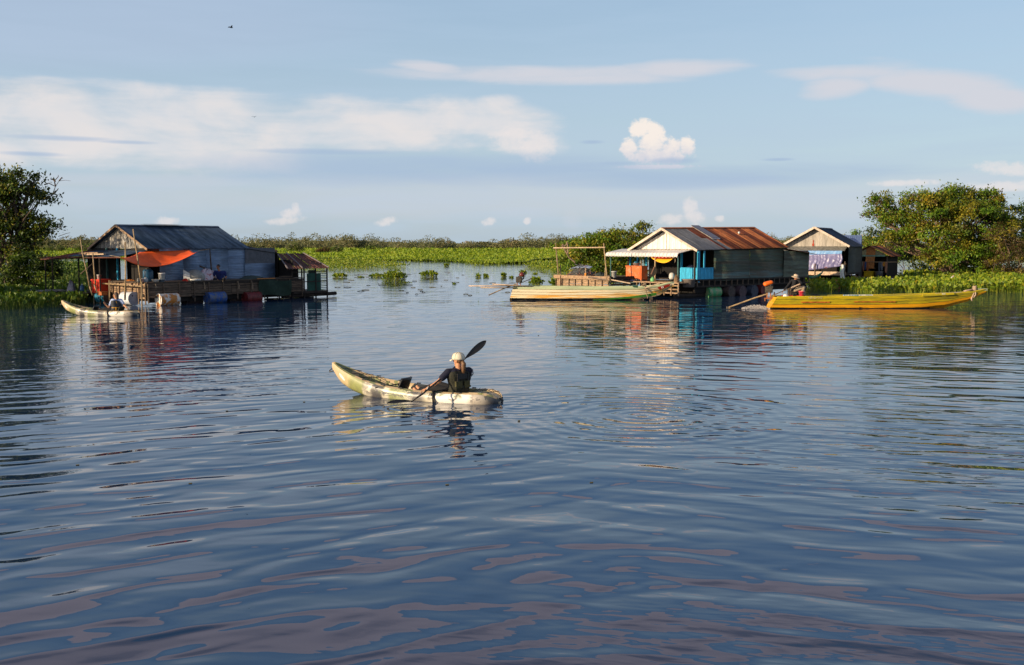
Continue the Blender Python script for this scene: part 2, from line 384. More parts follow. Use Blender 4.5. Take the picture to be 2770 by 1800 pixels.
# ------------------------------------------------------------ water
def water_mat():
    m = bpy.data.materials.new('lake_water'); m.use_nodes = True; t = m.node_tree; b = NB(t)
    p = t.nodes['Principled BSDF']
    p.inputs['Base Color'].default_value = (.009, .029, .072, 1); p.inputs['Roughness'].default_value = .015; p.inputs['IOR'].default_value = 1.45
    oc0 = b.n('ShaderNodeTexCoord').outputs['Object']
    E = .012
    x0, y0, z0 = b.sep(oc0)
    def near(x, y, cx, cy, r0, r1):
        dx = b.m('SUBTRACT', x, cx); dy = b.m('SUBTRACT', y, cy)
        d = b.m('SQRT', b.m('ADD', b.m('MULTIPLY', dx, dx), b.m('MULTIPLY', dy, dy)))
        return d, b.mr(d, r0, r1, 1, 0)
    # where the fine ripples live: wind patches and the kayak's wake, constant per point
    patch = b.mr(b.noise(b.mapv(oc0, (.05, .11, 1), loc=(4, 1, 0)), 1, 2, .5), .50, .66)
    w2 = near(x0, y0, 6.5, 14.0, 1.5, 6.0)[1]; w1 = near(x0, y0, 2.6, 16.2, .2, 4.5)[1]
    fine = b.m('MAXIMUM', b.m('MULTIPLY', patch, .8), b.m('MAXIMUM', w2, b.m('MULTIPLY', w1, .7)))
    far = b.mr(y0, 25, 70, 0, 1)
    lr = b.mr(x0, -2.5, 4.5)
    calm = b.mr(y0, 8, 26, 1.0, .36)
    def rs(oc, rot, sc, loc=(0, 0, 0)): return b.mapv(b.mapv(oc, rot=(0, 0, R(rot))), sc, loc=loc)
    def height(oc):
        x, y, z = b.sep(oc)
        T = 0
        def add(term):
            nonlocal T; T = term if T == 0 else b.m('ADD', T, term)
        wob = b.noise(b.mapv(oc, (.25, .3, 1)), 1, 1, .5)
        def duo(a1, a2, sc, loc, det, dist=0):
            A = b.noise(rs(oc, a1, sc, loc), 1, det, .45, dist); B = b.noise(rs(oc, a2, sc, (loc[0] + 7, loc[1], 2)), 1, det, .45, dist)
            return b.m('ADD', b.m('MULTIPLY', A, b.m('SUBTRACT', 1, lr)), b.m('MULTIPLY', B, lr))
        add(b.m('MULTIPLY', b.noise(rs(oc, 3, (.16, .50, 1)), 1, 0, .4), .060))
        add(b.m('MULTIPLY', duo(-20, 12, (.38, 1.05, 1), (3, 1, 0), 0), .040))
        add(b.m('MULTIPLY', duo(-25, 17, (1.05, 2.7, 1), (5, 3, 0), 0, .5), .034))
        add(b.m('MULTIPLY', b.noise(rs(oc, 8, (1.7, 5.2, 1), (1, 9, 0)), 1, 1, .5, .2), b.m('ADD', .0020, b.m('MULTIPLY', fine, b.mr(y0, 22, 34, .0110, .0035)))))
        add(b.m('MULTIPLY', b.noise(rs(oc, 16, (4, 10, 1), (1, 9, 0)), 1, 1, .5, .3), b.m('MULTIPLY', fine, .0058)))
        T = b.m('MULTIPLY', T, calm)
        for (cx, cy, r0, r1, k, amp) in ((2.2, 16.7, .1, 4.8, 20, .0036), (.1, 17.6, .05, 2.2, 24, .0022), (-1.85, 17.5, .05, 1.3, 30, .0012)):
            d, w = near(x, y, cx, cy, r0, r1)
            add(b.m('MULTIPLY', b.m('MULTIPLY', b.m('SINE', b.m('MULTIPLY', b.m('ADD', d, b.m('MULTIPLY', wob, .5)), k)), w), amp))
        for (px0, py0, px1, py1, amp, kk) in ((900, 812, 1880, 826, .022, 3.2), (1100, 822, 2060, 839, .015, 4.0)):
            a, c = G(px0, py0), G(px1, py1); dd = (c - a).normalized(); nx, ny = -dd.y, dd.x
            dist = b.m('ADD', b.m('MULTIPLY', b.m('SUBTRACT', x, a.x), nx), b.m('MULTIPLY', b.m('SUBTRACT', y, a.y), ny))
            al = b.m('ADD', b.m('MULTIPLY', b.m('SUBTRACT', x, a.x), dd.x), b.m('MULTIPLY', b.m('SUBTRACT', y, a.y), dd.y))
            e = b.m('MULTIPLY', b.mr(b.m('ABSOLUTE', dist), 0, 1.4, 1, 0), b.m('MULTIPLY', b.mr(al, 0, 5), b.mr(al, (c - a).length, (c - a).length + 2, 1, 0)))
            add(b.m('MULTIPLY', b.m('MULTIPLY', b.m('SINE', b.m('MULTIPLY', dist, kk)), e), amp))
        return T
    def shifted(dx, dy):
        q = b.n('ShaderNodeVectorMath', operation='ADD'); t.links.new(oc0, q.inputs[0]); q.inputs[1].default_value = (dx, dy, 0); return q.outputs[0]
    h, hx, hy = height(oc0), height(shifted(E, 0)), height(shifted(0, E))
    N = b.xyz(b.m('DIVIDE', b.m('SUBTRACT', h, hx), E), b.m('DIVIDE', b.m('SUBTRACT', h, hy), E), 1.0)
    nn = b.n('ShaderNodeVectorMath', operation='NORMALIZE'); t.links.new(N, nn.inputs[0])
    t.links.new(nn.outputs[0], p.inputs['Normal'])
    return m
wm = MB()
wm.add([(-5000, -300, 0), (5000, -300, 0), (5000, 6000, 0), (-5000, 6000, 0)], [(0, 1, 2, 3)])
tag(obj('water', wm, water_mat()), kind='structure')
bed = MB(); bed.add([(-5000, -300, -2.5), (5000, -300, -2.5), (5000, 6000, -2.5), (-5000, 6000, -2.5)], [(0, 1, 2, 3)])
tag(obj('lake_bed', bed, mat('mud', (.09, .07, .05), .9)), kind='structure')

# ------------------------------------------------------------ foliage
def fast_mesh(name, V, quads, m):
    me = bpy.data.meshes.new(name); nv, nf = len(V), len(quads)
    me.vertices.add(nv); me.vertices.foreach_set('co', np.ascontiguousarray(V, dtype=np.float32).ravel())
    me.loops.add(nf * 4); me.loops.foreach_set('vertex_index', np.ascontiguousarray(quads, dtype=np.int32).ravel())
    me.polygons.add(nf); me.polygons.foreach_set('loop_start', np.arange(0, nf * 4, 4, dtype=np.int32))
    me.update(calc_edges=True); me.materials.append(m)
    return me
def unit(a): return a / np.maximum(np.linalg.norm(a, axis=1, keepdims=True), 1e-9)
def leaf_cards(C, size, bias=None, asp=.5):
    """one folded leaf (2 faces' worth of bend in a quad) at each centre"""
    n = len(C); a = unit(rng.normal(size=(n, 3)) + np.array([0, 0, -.35]))
    nrm = rng.normal(size=(n, 3)) * .75
    nrm += (bias if bias is not None else 0) + np.array([0, 0, .5])
    b = unit(np.cross(nrm, a)); k = unit(np.cross(a, b))
    L = (size * rng.uniform(.65, 1.25, n))[:, None]; Wd = L * asp
    V = np.stack([C - a * L * .5, C + b * Wd * .5 + k * L * .09, C + a * L * .5, C - b * Wd * .5 + k * L * .09], 1).reshape(-1, 3)
    return V, np.arange(n * 4).reshape(-1, 4)
def crown_points(blobs, nclump, per, crad, shell=.55):
    cs = []; bs = []
    vol = np.array([(q[3] * q[4] * q[5]) ** .75 for q in blobs]); vol /= vol.sum()
    for q, w in zip(blobs, vol):
        k = max(3, int(nclump * w)); d = unit(rng.normal(size=(k, 3))); d[:, 2] = np.where(d[:, 2] < -.45, -d[:, 2] * .6, d[:, 2])
        r = rng.uniform(shell, 1.04, (k, 1)) * (1 + .16 * np.sin(d[:, :1] * 5 + q[0]) * np.cos(d[:, 2:] * 6 + q[2]))
        cs.append(np.array(q[:3]) + d * r * np.array(q[3:6])); bs.append(d)
    cs = np.concatenate(cs); bs = np.concatenate(bs)
    k = len(cs); rad = crad * rng.uniform(.55, 1.35, (k, 1, 1))
    off = rng.normal(size=(k, per, 3)) * rad * np.array([1, 1, .62]) * .55
    P = (cs[:, None, :] + off).reshape(-1, 3); B = np.repeat(bs, per, 0)
    return P, B, cs
def branchy(mb, a, b, r0, r1, wob=.12, n=5):
    a, b = Vector(a), Vector(b); L = (b - a).length; pts = []
    for i in range(n + 1):
        t = i / n; p = a.lerp(b, t) + Vector((random.uniform(-1, 1), random.uniform(-1, 1), random.uniform(-.5, .8))) * wob * L * sin(pi * t) * .6
        pts.append(p)
    mb.tube(pts, [r0 + (r1 - r0) * i / n for i in range(n + 1)], 5); return pts
def tree(name, label, base, blobs, nclump, per, leaf, mats, trunk_r=.16, crad=.5, cat='tree', trunks=1, limb_m=None, group=None, shell=.55, twigs=0):
    t = thing(name, label, cat, base, 0, group)
    tb = MB(); fork = min(q[2] - q[5] for q in blobs) + .4; fork = max(fork, .5)
    P, B, cs = crown_points(blobs, nclump, per, leaf * 2.6 if crad is None else crad, shell)
    for k in range(trunks):
        if k: obj('trunk', tb, limb_m or bark, t, True); tb = MB()
        off = Vector((random.uniform(-.5, .5), random.uniform(-.3, .3), 0)) * (k > 0) * 1.6
        f = Vector((off.x * .6, off.y * .6, fork)); branchy(tb, off + Vector((0, 0, -1.5)), f, trunk_r, trunk_r * .75, .06)
        for q in blobs[k::trunks]:
            pts = branchy(tb, f, (q[0], q[1], q[2]), trunk_r * .62, trunk_r * .25, .14)
            sel = [c for c in cs if abs(c[0] - q[0]) < q[3] * 1.1 and abs(c[2] - q[2]) < q[5] * 1.1]
            for c in random.sample(sel, min(len(sel), 9)):
                branchy(tb, random.choice(pts[2:]), tuple(c), trunk_r * .22, trunk_r * .06, .16, 4)
    tg = MB()
    for k in range(twigs):
        c = cs[random.randrange(len(cs))]; q = blobs[0]; d = Vector(c) - Vector(q[:3]); d.normalize()
        branchy(tg, c, Vector(c) + d * random.uniform(.5, 1.1), .014, .004, .25, 4)
    if twigs: obj('twigs', tg, limb_m or bark, t, True)['kind'] = 'stuff'
    obj('trunk', tb, limb_m or bark, t, True)
    n = len(P); parts = np.array_split(rng.permutation(n), len(mats)) if len(mats) > 1 else [np.arange(n)]
    if len(mats) > 1:                                        # whole clumps share a tint
        cl = rng.choice(len(mats), n // per + 1, p=np.array([m[1] for m in mats]) / sum(m[1] for m in mats)); ids = np.repeat(cl, per)[:n]
        parts = [np.where(ids == i)[0] for i in range(len(mats))]
    me = None
    Vs, Qs, Ms, o = [], [], [], 0
    for i, idx in enumerate(parts):
        if len(idx) == 0: continue
        V, Q = leaf_cards(P[idx], leaf, B[idx] * .8); Vs.append(V); Qs.append(Q + o); Ms += [i] * len(Q); o += len(V)
    me = fast_mesh('crown', np.concatenate(Vs), np.concatenate(Qs), mats[0][0])
    for m in mats[1:]: me.materials.append(m[0])
    me.polygons.foreach_set('material_index', np.array(Ms, dtype=np.int32))
    obj('crown', me, None, t)
    return t

def inpoly(px, py, poly):
    r = np.zeros(len(px), bool); n = len(poly)
    for i in range(n):
        (x1, y1), (x2, y2) = poly[i], poly[i - 1]
        c = ((y1 > py) != (y2 > py)) & (px < (x2 - x1) * (py - y1) / (y2 - y1 + 1e-12) + x1); r ^= c
    return r
def hyacinth_mesh(P, h, size, m, stalk=True, hvar=.5):
    n = len(P); h = h * rng.uniform(1 - hvar, 1.15, n) * np.ones(n)
    sz = size * rng.uniform(.7, 1.3, n) * np.ones(n)
    lean = rng.normal(size=(n, 3)) * .22 * h[:, None]; lean[:, 2] = 0
    top = P + lean; top[:, 2] = h
    up = unit(np.stack([lean[:, 0] * 1.2, lean[:, 1] * 1.2, h * .8 + .05], 1) + rng.normal(size=(n, 3)) * .32)
    az = rng.uniform(0, 2 * pi, n); nr = np.stack([np.cos(az), np.sin(az), np.full(n, .35)], 1)
    sd = unit(np.cross(up, nr)); k = unit(np.cross(sd, up))
    L = sz[:, None]; W2 = L * .42
    b = top; t = top + up * L; mid = top + up * L * .5 - k * L * .16
    sl = top + up * L * .52 - sd * W2; sr = top + up * L * .52 + sd * W2
    V = [b, sl, t, sr, mid]; q = [[0, 1, 2, 4], [0, 4, 2, 3]]
    if stalk:
        w = sz[:, None] * .06; b0 = P - sd * w; b1 = P + sd * w; V += [b0, b1, top + sd * w * .5, top - sd * w * .5]; q.append([5, 6, 7, 8])
    nv = len(V); VV = np.stack(V, 1).reshape(-1, 3)
    Q = (np.arange(n)[:, None, None] * nv + np.array(q)[None]).reshape(-1, 4)
    return fast_mesh('leaves', VV, Q, m)
def scatter_poly(poly, n, power=0, jag=.0):
    """random points on the water inside a shore outline; power>0 thins them with distance"""
    w = [G(*q) for q in poly]; wp = [(q.x, q.y) for q in w]
    xs = [q[0] for q in wp]; ys = [q[1] for q in wp]; out = []; tot = 0
    while tot < n:
        k = n * 3
        if power:
            u = rng.uniform(0, 1, k); a = min(ys); c = max(ys); e = 1 - power
            Y = (a ** e + u * (c ** e - a ** e)) ** (1 / e)
        else: Y = rng.uniform(min(ys), max(ys), k)
        X = rng.uniform(min(xs), max(xs), k)
        if power: X = rng.uniform(min(xs), max(xs), k); keep = rng.uniform(0, 1, k) < 1; X, Y = X[keep], Y[keep]
        s = inpoly(X, Y, wp)
        if jag: s &= inpoly(X + jag * np.sin(Y * 1.1 + 3 * np.sin(X * .7)), Y + jag * np.sin(X * 1.3) + jag * .6 * np.sin(X * 3.7), wp)
        out.append(np.stack([X[s], Y[s], np.zeros(s.sum())], 1)); tot += s.sum()
    return np.concatenate(out)[:n]
def mat_bed(name, poly, n, h, size, label, m=leafH, jag=.3, power=0, basez=.12):
    P = scatter_poly(poly, n, power, jag)
    me = hyacinth_mesh(P, h * (1 + .25 * np.sin(P[:, 0] * .9) * np.cos(P[:, 1] * .5)), size, m)
    return tag(obj(name, me, None), label, 'water hyacinths', kind='stuff')
def base_sheet(name, poly, z, shrink=1.0):
    mb = MB(); w = [G(*q) for q in poly]; c = sum(w, Vector()) / len(w)
    pts = [c + (q - c) * shrink for q in w]
    mb.prism([(q.x, q.y, -.05) for q in pts], (0, 0, z + .05))
    return mb

# big far field + tongues
field_poly = [(-700, 700), (300, 701), (600, 703), (860, 705), (1140, 708), (1240, 710), (1300, 716), (1430, 715), (1450, 706), (1560, 702), (1800, 702), (3600, 702), (3600, 675.6), (-700, 675.6)]
def far_field():
    yn, yf = G(1000, 706).y, 500
    N = 90000; w = [(G(*q).x, G(*q).y) for q in field_poly[:12]]
    front = lambda X: np.interp(X, [q[0] for q in w], [q[1] for q in w])
    # distance sampled so that each picture row holds about as many leaves
    u = rng.uniform(0, 1, N); a, c = 1 / 135., 1 / 560.; Y = 1 / (a + u * (c - a))
    X = rng.uniform(-.62, .62, N) * Y
    keep = Y > front(X) + 3 * np.sin(X * .11) + 2 * np.sin(X * .37); X, Y = X[keep], Y[keep]
    P = np.stack([X, Y, np.zeros(len(X))], 1)
    s = .24 + .0022 * (Y - 130)
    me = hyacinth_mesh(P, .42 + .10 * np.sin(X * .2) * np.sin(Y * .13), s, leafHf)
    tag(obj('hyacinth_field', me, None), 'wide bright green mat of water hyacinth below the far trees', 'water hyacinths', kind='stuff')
    mb = MB(); f = [(q[0], q[1] + 5) for q in w]
    vs = [(x, y, .28) for x, y in f] + [(900, 1500, .28), (-900, 1500, .28)]
    mb.add(vs, [tuple(range(len(vs)))])
    tag(obj('marsh', mb, mat('far_green_mat', (.13, .19, .012), .8, var=.45, scale=.12, stretch=(.6, 1.8, 1), rnd=0)), kind='structure')
far_field()
mat_bed('hyacinth_tongue', [(700, 728), (860, 731), (900, 734), (1000, 730), (1110, 725), (1070, 715), (980, 708), (860, 706), (700, 706)], 5200, .36, .20, 'low spit of water hyacinth reaching into the channel behind the rusty shed', jag=.8)
mat_bed('hyacinth_tongue', [(1415, 724), (1480, 736), (1500, 744), (1545, 752), (1640, 757), (1720, 757), (1720, 715), (1560, 712), (1440, 714)], 5200, .42, .20, 'green hyacinth spit in front of the yellowing bushes, left of the pole frame', jag=.4)
mat_bed('hyacinth_bank', [(-350, 850), (60, 838), (130, 834), (215, 826), (262, 818), (285, 812), (262, 790), (200, 782), (0, 772), (-350, 772)], 12000, .46, .20, 'shade-toned green hyacinth bank beside the left floating house and under the tree', m=leafS, jag=.35)
mat_bed('hyacinth_bank', [(100, 765), (230, 765), (260, 738), (210, 728), (100, 728)], 4200, .8, .24, 'shade-toned hyacinth clump seen behind the posts of the left veranda', m=leafS, jag=.4)
mat_bed('hyacinth_bank', [(2183, 786), (2240, 795), (2262, 789), (2290, 786), (2300, 793), (2350, 797), (2440, 793), (2560, 796), (2700, 793), (3100, 797), (3100, 754), (2450, 754), (2420, 776), (2183, 776)], 17000, .48, .22, 'long sunlit hyacinth bank along the right shore under the big trees', jag=.45)

def clump(px, py, w, h, label, n=None, group='loose hyacinth clumps on the open water', m=leafH):
    c = G(px, py); s = EYE / (py - 661); wm_, hm = w * s, h * s
    n = n or int(28 + 260 * wm_ * hm); r = rng.uniform(0, 1, n) ** .5; a = rng.uniform(0, 2 * pi, n)
    P = np.stack([r * np.cos(a) * wm_ / 2, r * np.sin(a) * wm_ * .35, np.zeros(n)], 1)
    rr = 1 - .55 * r
    me = hyacinth_mesh(P, max(hm - .12, .05) * rr, min(.17, hm * .6), m, hvar=.4)
    o = obj('hyacinth_clump', me, None, None, False, (c.x, c.y, 0)); tag(o, label, 'water plant', group)
for a in [(1066, 761, 66, 32, 'bushy hyacinth clump alone in the channel right of the rusty shed'),
          (1160, 750, 46, 20, 'rounded hyacinth clump farthest right of the pair in the open channel'),
          (920, 751, 40, 14, 'thin low hyacinth clump nearest the rusty shed'),
          (1018, 750, 34, 11, 'flat sparse hyacinth patch just left of the bushy clump'),
          (976, 751, 18, 6, 'tiny hyacinth sprig between the low clump and the flat patch'),
          (1208, 721, 13, 10, 'tiny far sprig of hyacinth near the field edge'),
          (1294, 750, 11, 12, 'small upright sprig left of two near the boat engine'),
          (1315, 749, 13, 9, 'small round sprig right of two near the boat engine'),
          (1362, 750, 13, 14, 'small pointed hyacinth sprig behind the pale boat engine'),
          (1414, 739, 20, 9, 'small flat hyacinth patch off the tip of the green spit'),
          (1384, 752, 12, 7, 'very small sprig just left above the boat engine'),
          (1451, 774, 34, 28, 'dense bright hyacinth clump right behind the stern of the pale boat'),
          (1502, 778, 24, 30, 'dark hyacinth clump against the left end of the slatted raft'),
          (1229, 769, 10, 6, 'lone tiny sprig nearest the camera in mid channel'),
          (1095, 765, 40, 5, 'flat drifting weed beside the bushy hyacinth clump'),
          (1447, 742, 14, 6, 'small drifting leaves below the end of the green spit')]: clump(*a)
for o in COL.objects:
    if o.get('label', '').startswith('flat drifting weed'): o['kind'] = 'stuff'
fl = MB()
for k in range(60):
    px, py = random.uniform(890, 1480), random.uniform(735, 800); p = G(px, py); a = random.uniform(-.4, .4); L = random.uniform(.04, .3)
    fl.tube([p + Vector((-L, -a * L, .01)), p + Vector((0, 0, .03)), p + Vector((L, a * L, .01))], .016, 4)
for k in range(10):
    px, py = random.uniform(200, 2600), random.uniform(900, 1350); p = G(px, py); L = .02
    fl.tube([p + Vector((-L, 0, .004)), p + Vector((L, .01, .006))], .008, 4)
tag(obj('floating_debris', fl, mat('dead_stalks', (.10, .09, .04), .9)), 'scattered dead stalks and leaves floating on the channel', 'debris', kind='stuff')

# far forest: one mass, plus the bushes standing free in front of it
def far_forest():
    Ps = []; Bs = []; n = 0
    for k in range(900):
        X = rng.uniform(-460, 460); Y = rng.uniform(500, 640)
        if rng.uniform() < .45: Y = 500 + rng.uniform(0, 12)
        h = (6.1 + 1.1 * math.sin(X * .045) + .8 * math.sin(X * .13 + 1)) * rng.choice([.62, .8, .95, 1.1, 1.28], p=[.25, .3, .25, .14, .06]) * (Y / 520)
        rx = rng.uniform(3, 7); m = 230
        d = unit(rng.normal(size=(m, 3))); d[:, 2] = np.abs(d[:, 2]); d[:, 1] = -np.abs(d[:, 1]) * .8
        rr = rng.uniform(.6, 1.0, (m, 1)) ** .6
        c = np.array([X, Y, h * .32]) + d * rr * np.array([rx, rx * .7, h * .68]); c[:, 2] = np.maximum(c[:, 2], .2)
        low = rng.uniform(0, 1, m) < .35; c[low, 2] = rng.uniform(.2, h * .6, low.sum())
        Ps.append(c); Bs.append(d)
    P = np.concatenate(Ps); B = np.concatenate(Bs); V, Q = leaf_cards(P, .72, B, .8)
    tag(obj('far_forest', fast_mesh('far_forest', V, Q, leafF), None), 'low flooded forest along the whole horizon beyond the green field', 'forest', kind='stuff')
    bk = MB(); pts = [(-640, 560)] ; prof = []
    for i in range(161):
        X = -640 + 8 * i; prof.append((X, 560, 4.1 + .9 * sin(X * .045) + .5 * sin(X * .31)))
    vs = []; 
    for (x, y, z) in prof: vs += [(x, y, -.1), (x, y, z), (x, y + 70, -.1), (x, y + 70, z)]
    fs = []
    for i in range(160):
        a = i * 4; fs += [(a, a + 4, a + 5, a + 1), (a + 1, a + 5, a + 7, a + 3), (a + 3, a + 7, a + 6, a + 2)]
    bk.add(vs, fs); tag(obj('thicket', bk, mat('thicket', (.14, .15, .065), .95, var=.5, scale=.2, rnd=0)), 'dense inner growth of the distant forest', 'forest', kind='stuff')
far_forest()
def far_bush(px0, px1, pytop, pybase, Y, label, mats, n=60):
    c = W((px0 + px1) / 2, pybase, Y); w = (px1 - px0) / FPX * Y; h = (pybase - pytop) / FPX * Y
    tree('bush', label, (c.x, Y, 0), [(0, 0, h * .5, w * .5, w * .3, h * .5), (-w * .2, 0, h * .4, w * .3, w * .3, h * .4), (w * .22, 0, h * .42, w * .28, w * .3, h * .45)], n, 26, Y * .0014, mats, .12, Y * .0035, 'bush', group='bushes standing out from the far forest', shell=.4)
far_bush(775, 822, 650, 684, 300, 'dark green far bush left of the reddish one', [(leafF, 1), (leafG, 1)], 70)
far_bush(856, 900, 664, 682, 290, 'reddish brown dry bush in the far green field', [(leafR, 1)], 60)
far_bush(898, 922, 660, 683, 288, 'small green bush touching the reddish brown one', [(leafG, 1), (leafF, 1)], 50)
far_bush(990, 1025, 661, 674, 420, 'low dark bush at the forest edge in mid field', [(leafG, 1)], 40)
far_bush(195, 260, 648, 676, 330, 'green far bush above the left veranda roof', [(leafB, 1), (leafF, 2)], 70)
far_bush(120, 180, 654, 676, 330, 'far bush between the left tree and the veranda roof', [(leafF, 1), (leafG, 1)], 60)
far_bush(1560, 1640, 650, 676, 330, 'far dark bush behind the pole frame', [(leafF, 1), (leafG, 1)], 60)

# mid and near trees
def tree_px(name, label, px, py, Y, blobs_px, nclump, per, leaf, mats, **kw):
    """blobs given as (px, py, rx, ry) in picture units at depth Y; depth radius follows rx"""
    b0 = W(px, py, Y); s = Y / FPX; bl = []
    for (bx, by, rx, ry, *dy) in blobs_px:
        w = W(bx, by, Y); bl.append((w.x - b0.x, dy[0] if dy else 0, w.z, rx * s, max(rx * s * .8, .4), ry * s))
    return tree(name, label, (b0.x, Y, 0), bl, nclump, per, leaf, mats, **kw)
tree_px('tree', 'large dark tree with bare twigs at the left edge', 22, 790, 59,
        [(20, 515, 88, 56), (75, 530, 62, 50), (-50, 560, 110, 110), (60, 610, 78, 50), (110, 635, 52, 32), (10, 640, 110, 62), (-60, 700, 90, 60, .5), (35, 480, 34, 22), (92, 495, 30, 22), (-90, 480, 80, 60, 1), (70, 690, 60, 26)],
        330, 60, .21, [(leafD, 4), (leafG, 3), (leafY, 2)], trunk_r=.30, crad=.62, trunks=2, twigs=10)
tw = MB(); Yt = 59
tw2 = MB()
for pts in ([(120, 540), (142, 528), (150, 505), (160, 490), (178, 488), (192, 490)], [(150, 505), (147, 490), (158, 478), (157, 474)], [(142, 528), (155, 515), (158, 510)], [(120, 500), (132, 496), (150, 505)], [(150, 492), (140, 484), (137, 486)], [(160, 490), (168, 480), (170, 484)]):
    tw.tube([W(x, y, Yt) for x, y in pts], [.045, .03, .02, .015, .010, .006][:len(pts)], 5)
for pts in ([(150, 620), (170, 612), (178, 618)], [(158, 640), (180, 632), (190, 630)], [(160, 645), (180, 642), (188, 636)]):
    tw2.tube([W(x, y, Yt) for x, y in pts], [.02, .015, .010][:len(pts)], 5)
tag(obj('dead_branch', tw2, bark), 'small bare twigs low on the right side of the dark left tree', 'branch')
tag(obj('dead_branch', tw, bark), 'bare leafless branches sticking out right of the dark left tree', 'branch')
tree_px('shrub', 'bushy green shrub at the foot of the dark left tree', 95, 790, 57, [(80, 720, 60, 45), (120, 745, 50, 35), (40, 750, 50, 40), (135, 710, 30, 20)], 110, 60, .17, [(leafG, 2), (leafD, 2)], trunk_r=.05, crad=.4, cat='shrub')
tree('tree', 'tall tree left of the picture that shades the left house', (-31.5, 45.5, 0), [(0, 0, 3.6, 2.4, 2.2, 1.9), (1.2, .6, 5.2, 1.8, 1.8, 1.4), (-1.5, -.5, 5.4, 1.9, 1.8, 1.6), (.4, 1.8, 2.2, 1.8, 1.6, 1.1), (.6, -1.9, 3.2, 1.7, 1.4, 1.5), (.6, -.6, 6.9, 1.9, 1.8, 1.2), (1.5, 2.5, 1.6, 2.4, 2.2, 1.4), (2.5, 5, 1.8, 2.2, 2.2, 1.5)], 260, 50, .24, [(leafD, 1), (leafG, 1)], trunk_r=.22, crad=.6)
big = [(2440, 610, 62, 58), (2385, 555, 34, 38), (2375, 590, 34, 40), (2480, 550, 50, 36), (2570, 548, 66, 38), (2660, 540, 52, 28), (2700, 560, 32, 26), (2620, 600, 100, 70, -.6), (2520, 640, 90, 60, -1), (2560, 700, 95, 40, -1.4), (2680, 680, 80, 60, -.5), (2420, 660, 60, 40), (2700, 620, 52, 46), (2625, 735, 70, 22, -1.8), (2590, 526, 40, 16), (2510, 575, 60, 40, -1)]
tree_px('tree', 'broad spreading tree with the fullest crown on the right shore', 2560, 778, 80, big, 760, 74, .21, [(leafG, 4), (leafB, 5), (leafY, 6), (leafR, 1)], trunk_r=.32, crad=.58, trunks=4, limb_m=barkpale, twigs=22, shell=.68)
tree_px('tree', 'tree at the right edge half cut off by the frame', 2790, 780, 82, [(2790, 575, 55, 40), (2765, 620, 50, 45), (2830, 620, 90, 80), (2800, 690, 80, 60), (2860, 700, 90, 70, 2)], 230, 55, .22, [(leafG, 4), (leafB, 2), (leafY, 1)], trunk_r=.22, crad=.55, trunks=2, limb_m=barkpale)
tree_px('vine_thicket', 'brown dry vines hanging over the right shore at the frame edge', 2730, 780, 77, [(2715, 640, 40, 36), (2735, 690, 55, 50), (2700, 720, 50, 34), (2760, 740, 60, 30)], 110, 50, .14, [(leafR, 4), (leafY, 1)], trunk_r=.05, crad=.42, cat='vines', limb_m=barkpale, twigs=40)
tree_px('shrub', 'dark undergrowth below the spreading tree behind the hut', 2450, 785, 84, [(2440, 700, 60, 40), (2520, 745, 90, 30), (2650, 750, 100, 28), (2760, 745, 60, 30), (2400, 640, 34, 24, 3)], 200, 40, .22, [(leafD, 1), (leafG, 1)], trunk_r=.05, crad=.5, cat='shrub')
tree_px('tree', 'small round tree far behind the blue roof', 2320, 760, 110, [(2312, 636, 14, 8), (2360, 655, 26, 14), (2335, 668, 26, 12)], 40, 50, .22, [(leafY, 1), (leafB, 2)], trunk_r=.08, crad=.5)
tree_px('bush', 'tall yellowing bush between the pole frame and the tin awning', 1610, 785, 63, [(1610, 665, 46, 34), (1570, 690, 45, 32), (1650, 680, 55, 45), (1545, 720, 40, 30), (1620, 735, 75, 36), (1690, 700, 40, 50), (1630, 640, 22, 20), (1680, 640, 34, 22), (1700, 750, 50, 25)],
        330, 60, .17, [(leafY, 4), (leafB, 4), (leafG, 3)], trunk_r=.06, crad=.42, cat='bush', trunks=3, limb_m=barkpale, twigs=16)
tree_px('tree', 'slim tree whose top rises behind the white gable', 1735, 790, 74, [(1737, 615, 22, 14), (1722, 640, 28, 18), (1745, 650, 30, 20), (1720, 680, 40, 24)], 70, 50, .19, [(leafG, 3), (leafY, 1)], trunk_r=.08, crad=.45, limb_m=barkpale)
tree_px('bush', 'low bush growing where the far field meets the pole frame', 1530, 730, 120, [(1530, 664, 18, 10), (1560, 660, 24, 12), (1500, 668, 16, 8)], 50, 50, .26, [(leafY, 1), (leafB, 2)], trunk_r=.05, crad=.5, cat='bush')
db = MB(); Yd = 60.5
for pts in ([(1520, 664), (1530, 680), (1540, 698), (1556, 710)], [(1528, 676), (1533, 684), (1538, 686)], [(1534, 655), (1537, 672), (1536, 686)], [(1522, 660), (1526, 668), (1534, 660)]):
    db.tube([W(x, y, Yd) for x, y in pts], [.05, .045, .04, .05][:len(pts)], 5)
tag(obj('dead_branch', db, barkpale), 'bare forked branch leaning behind the bamboo pole frame', 'branch')

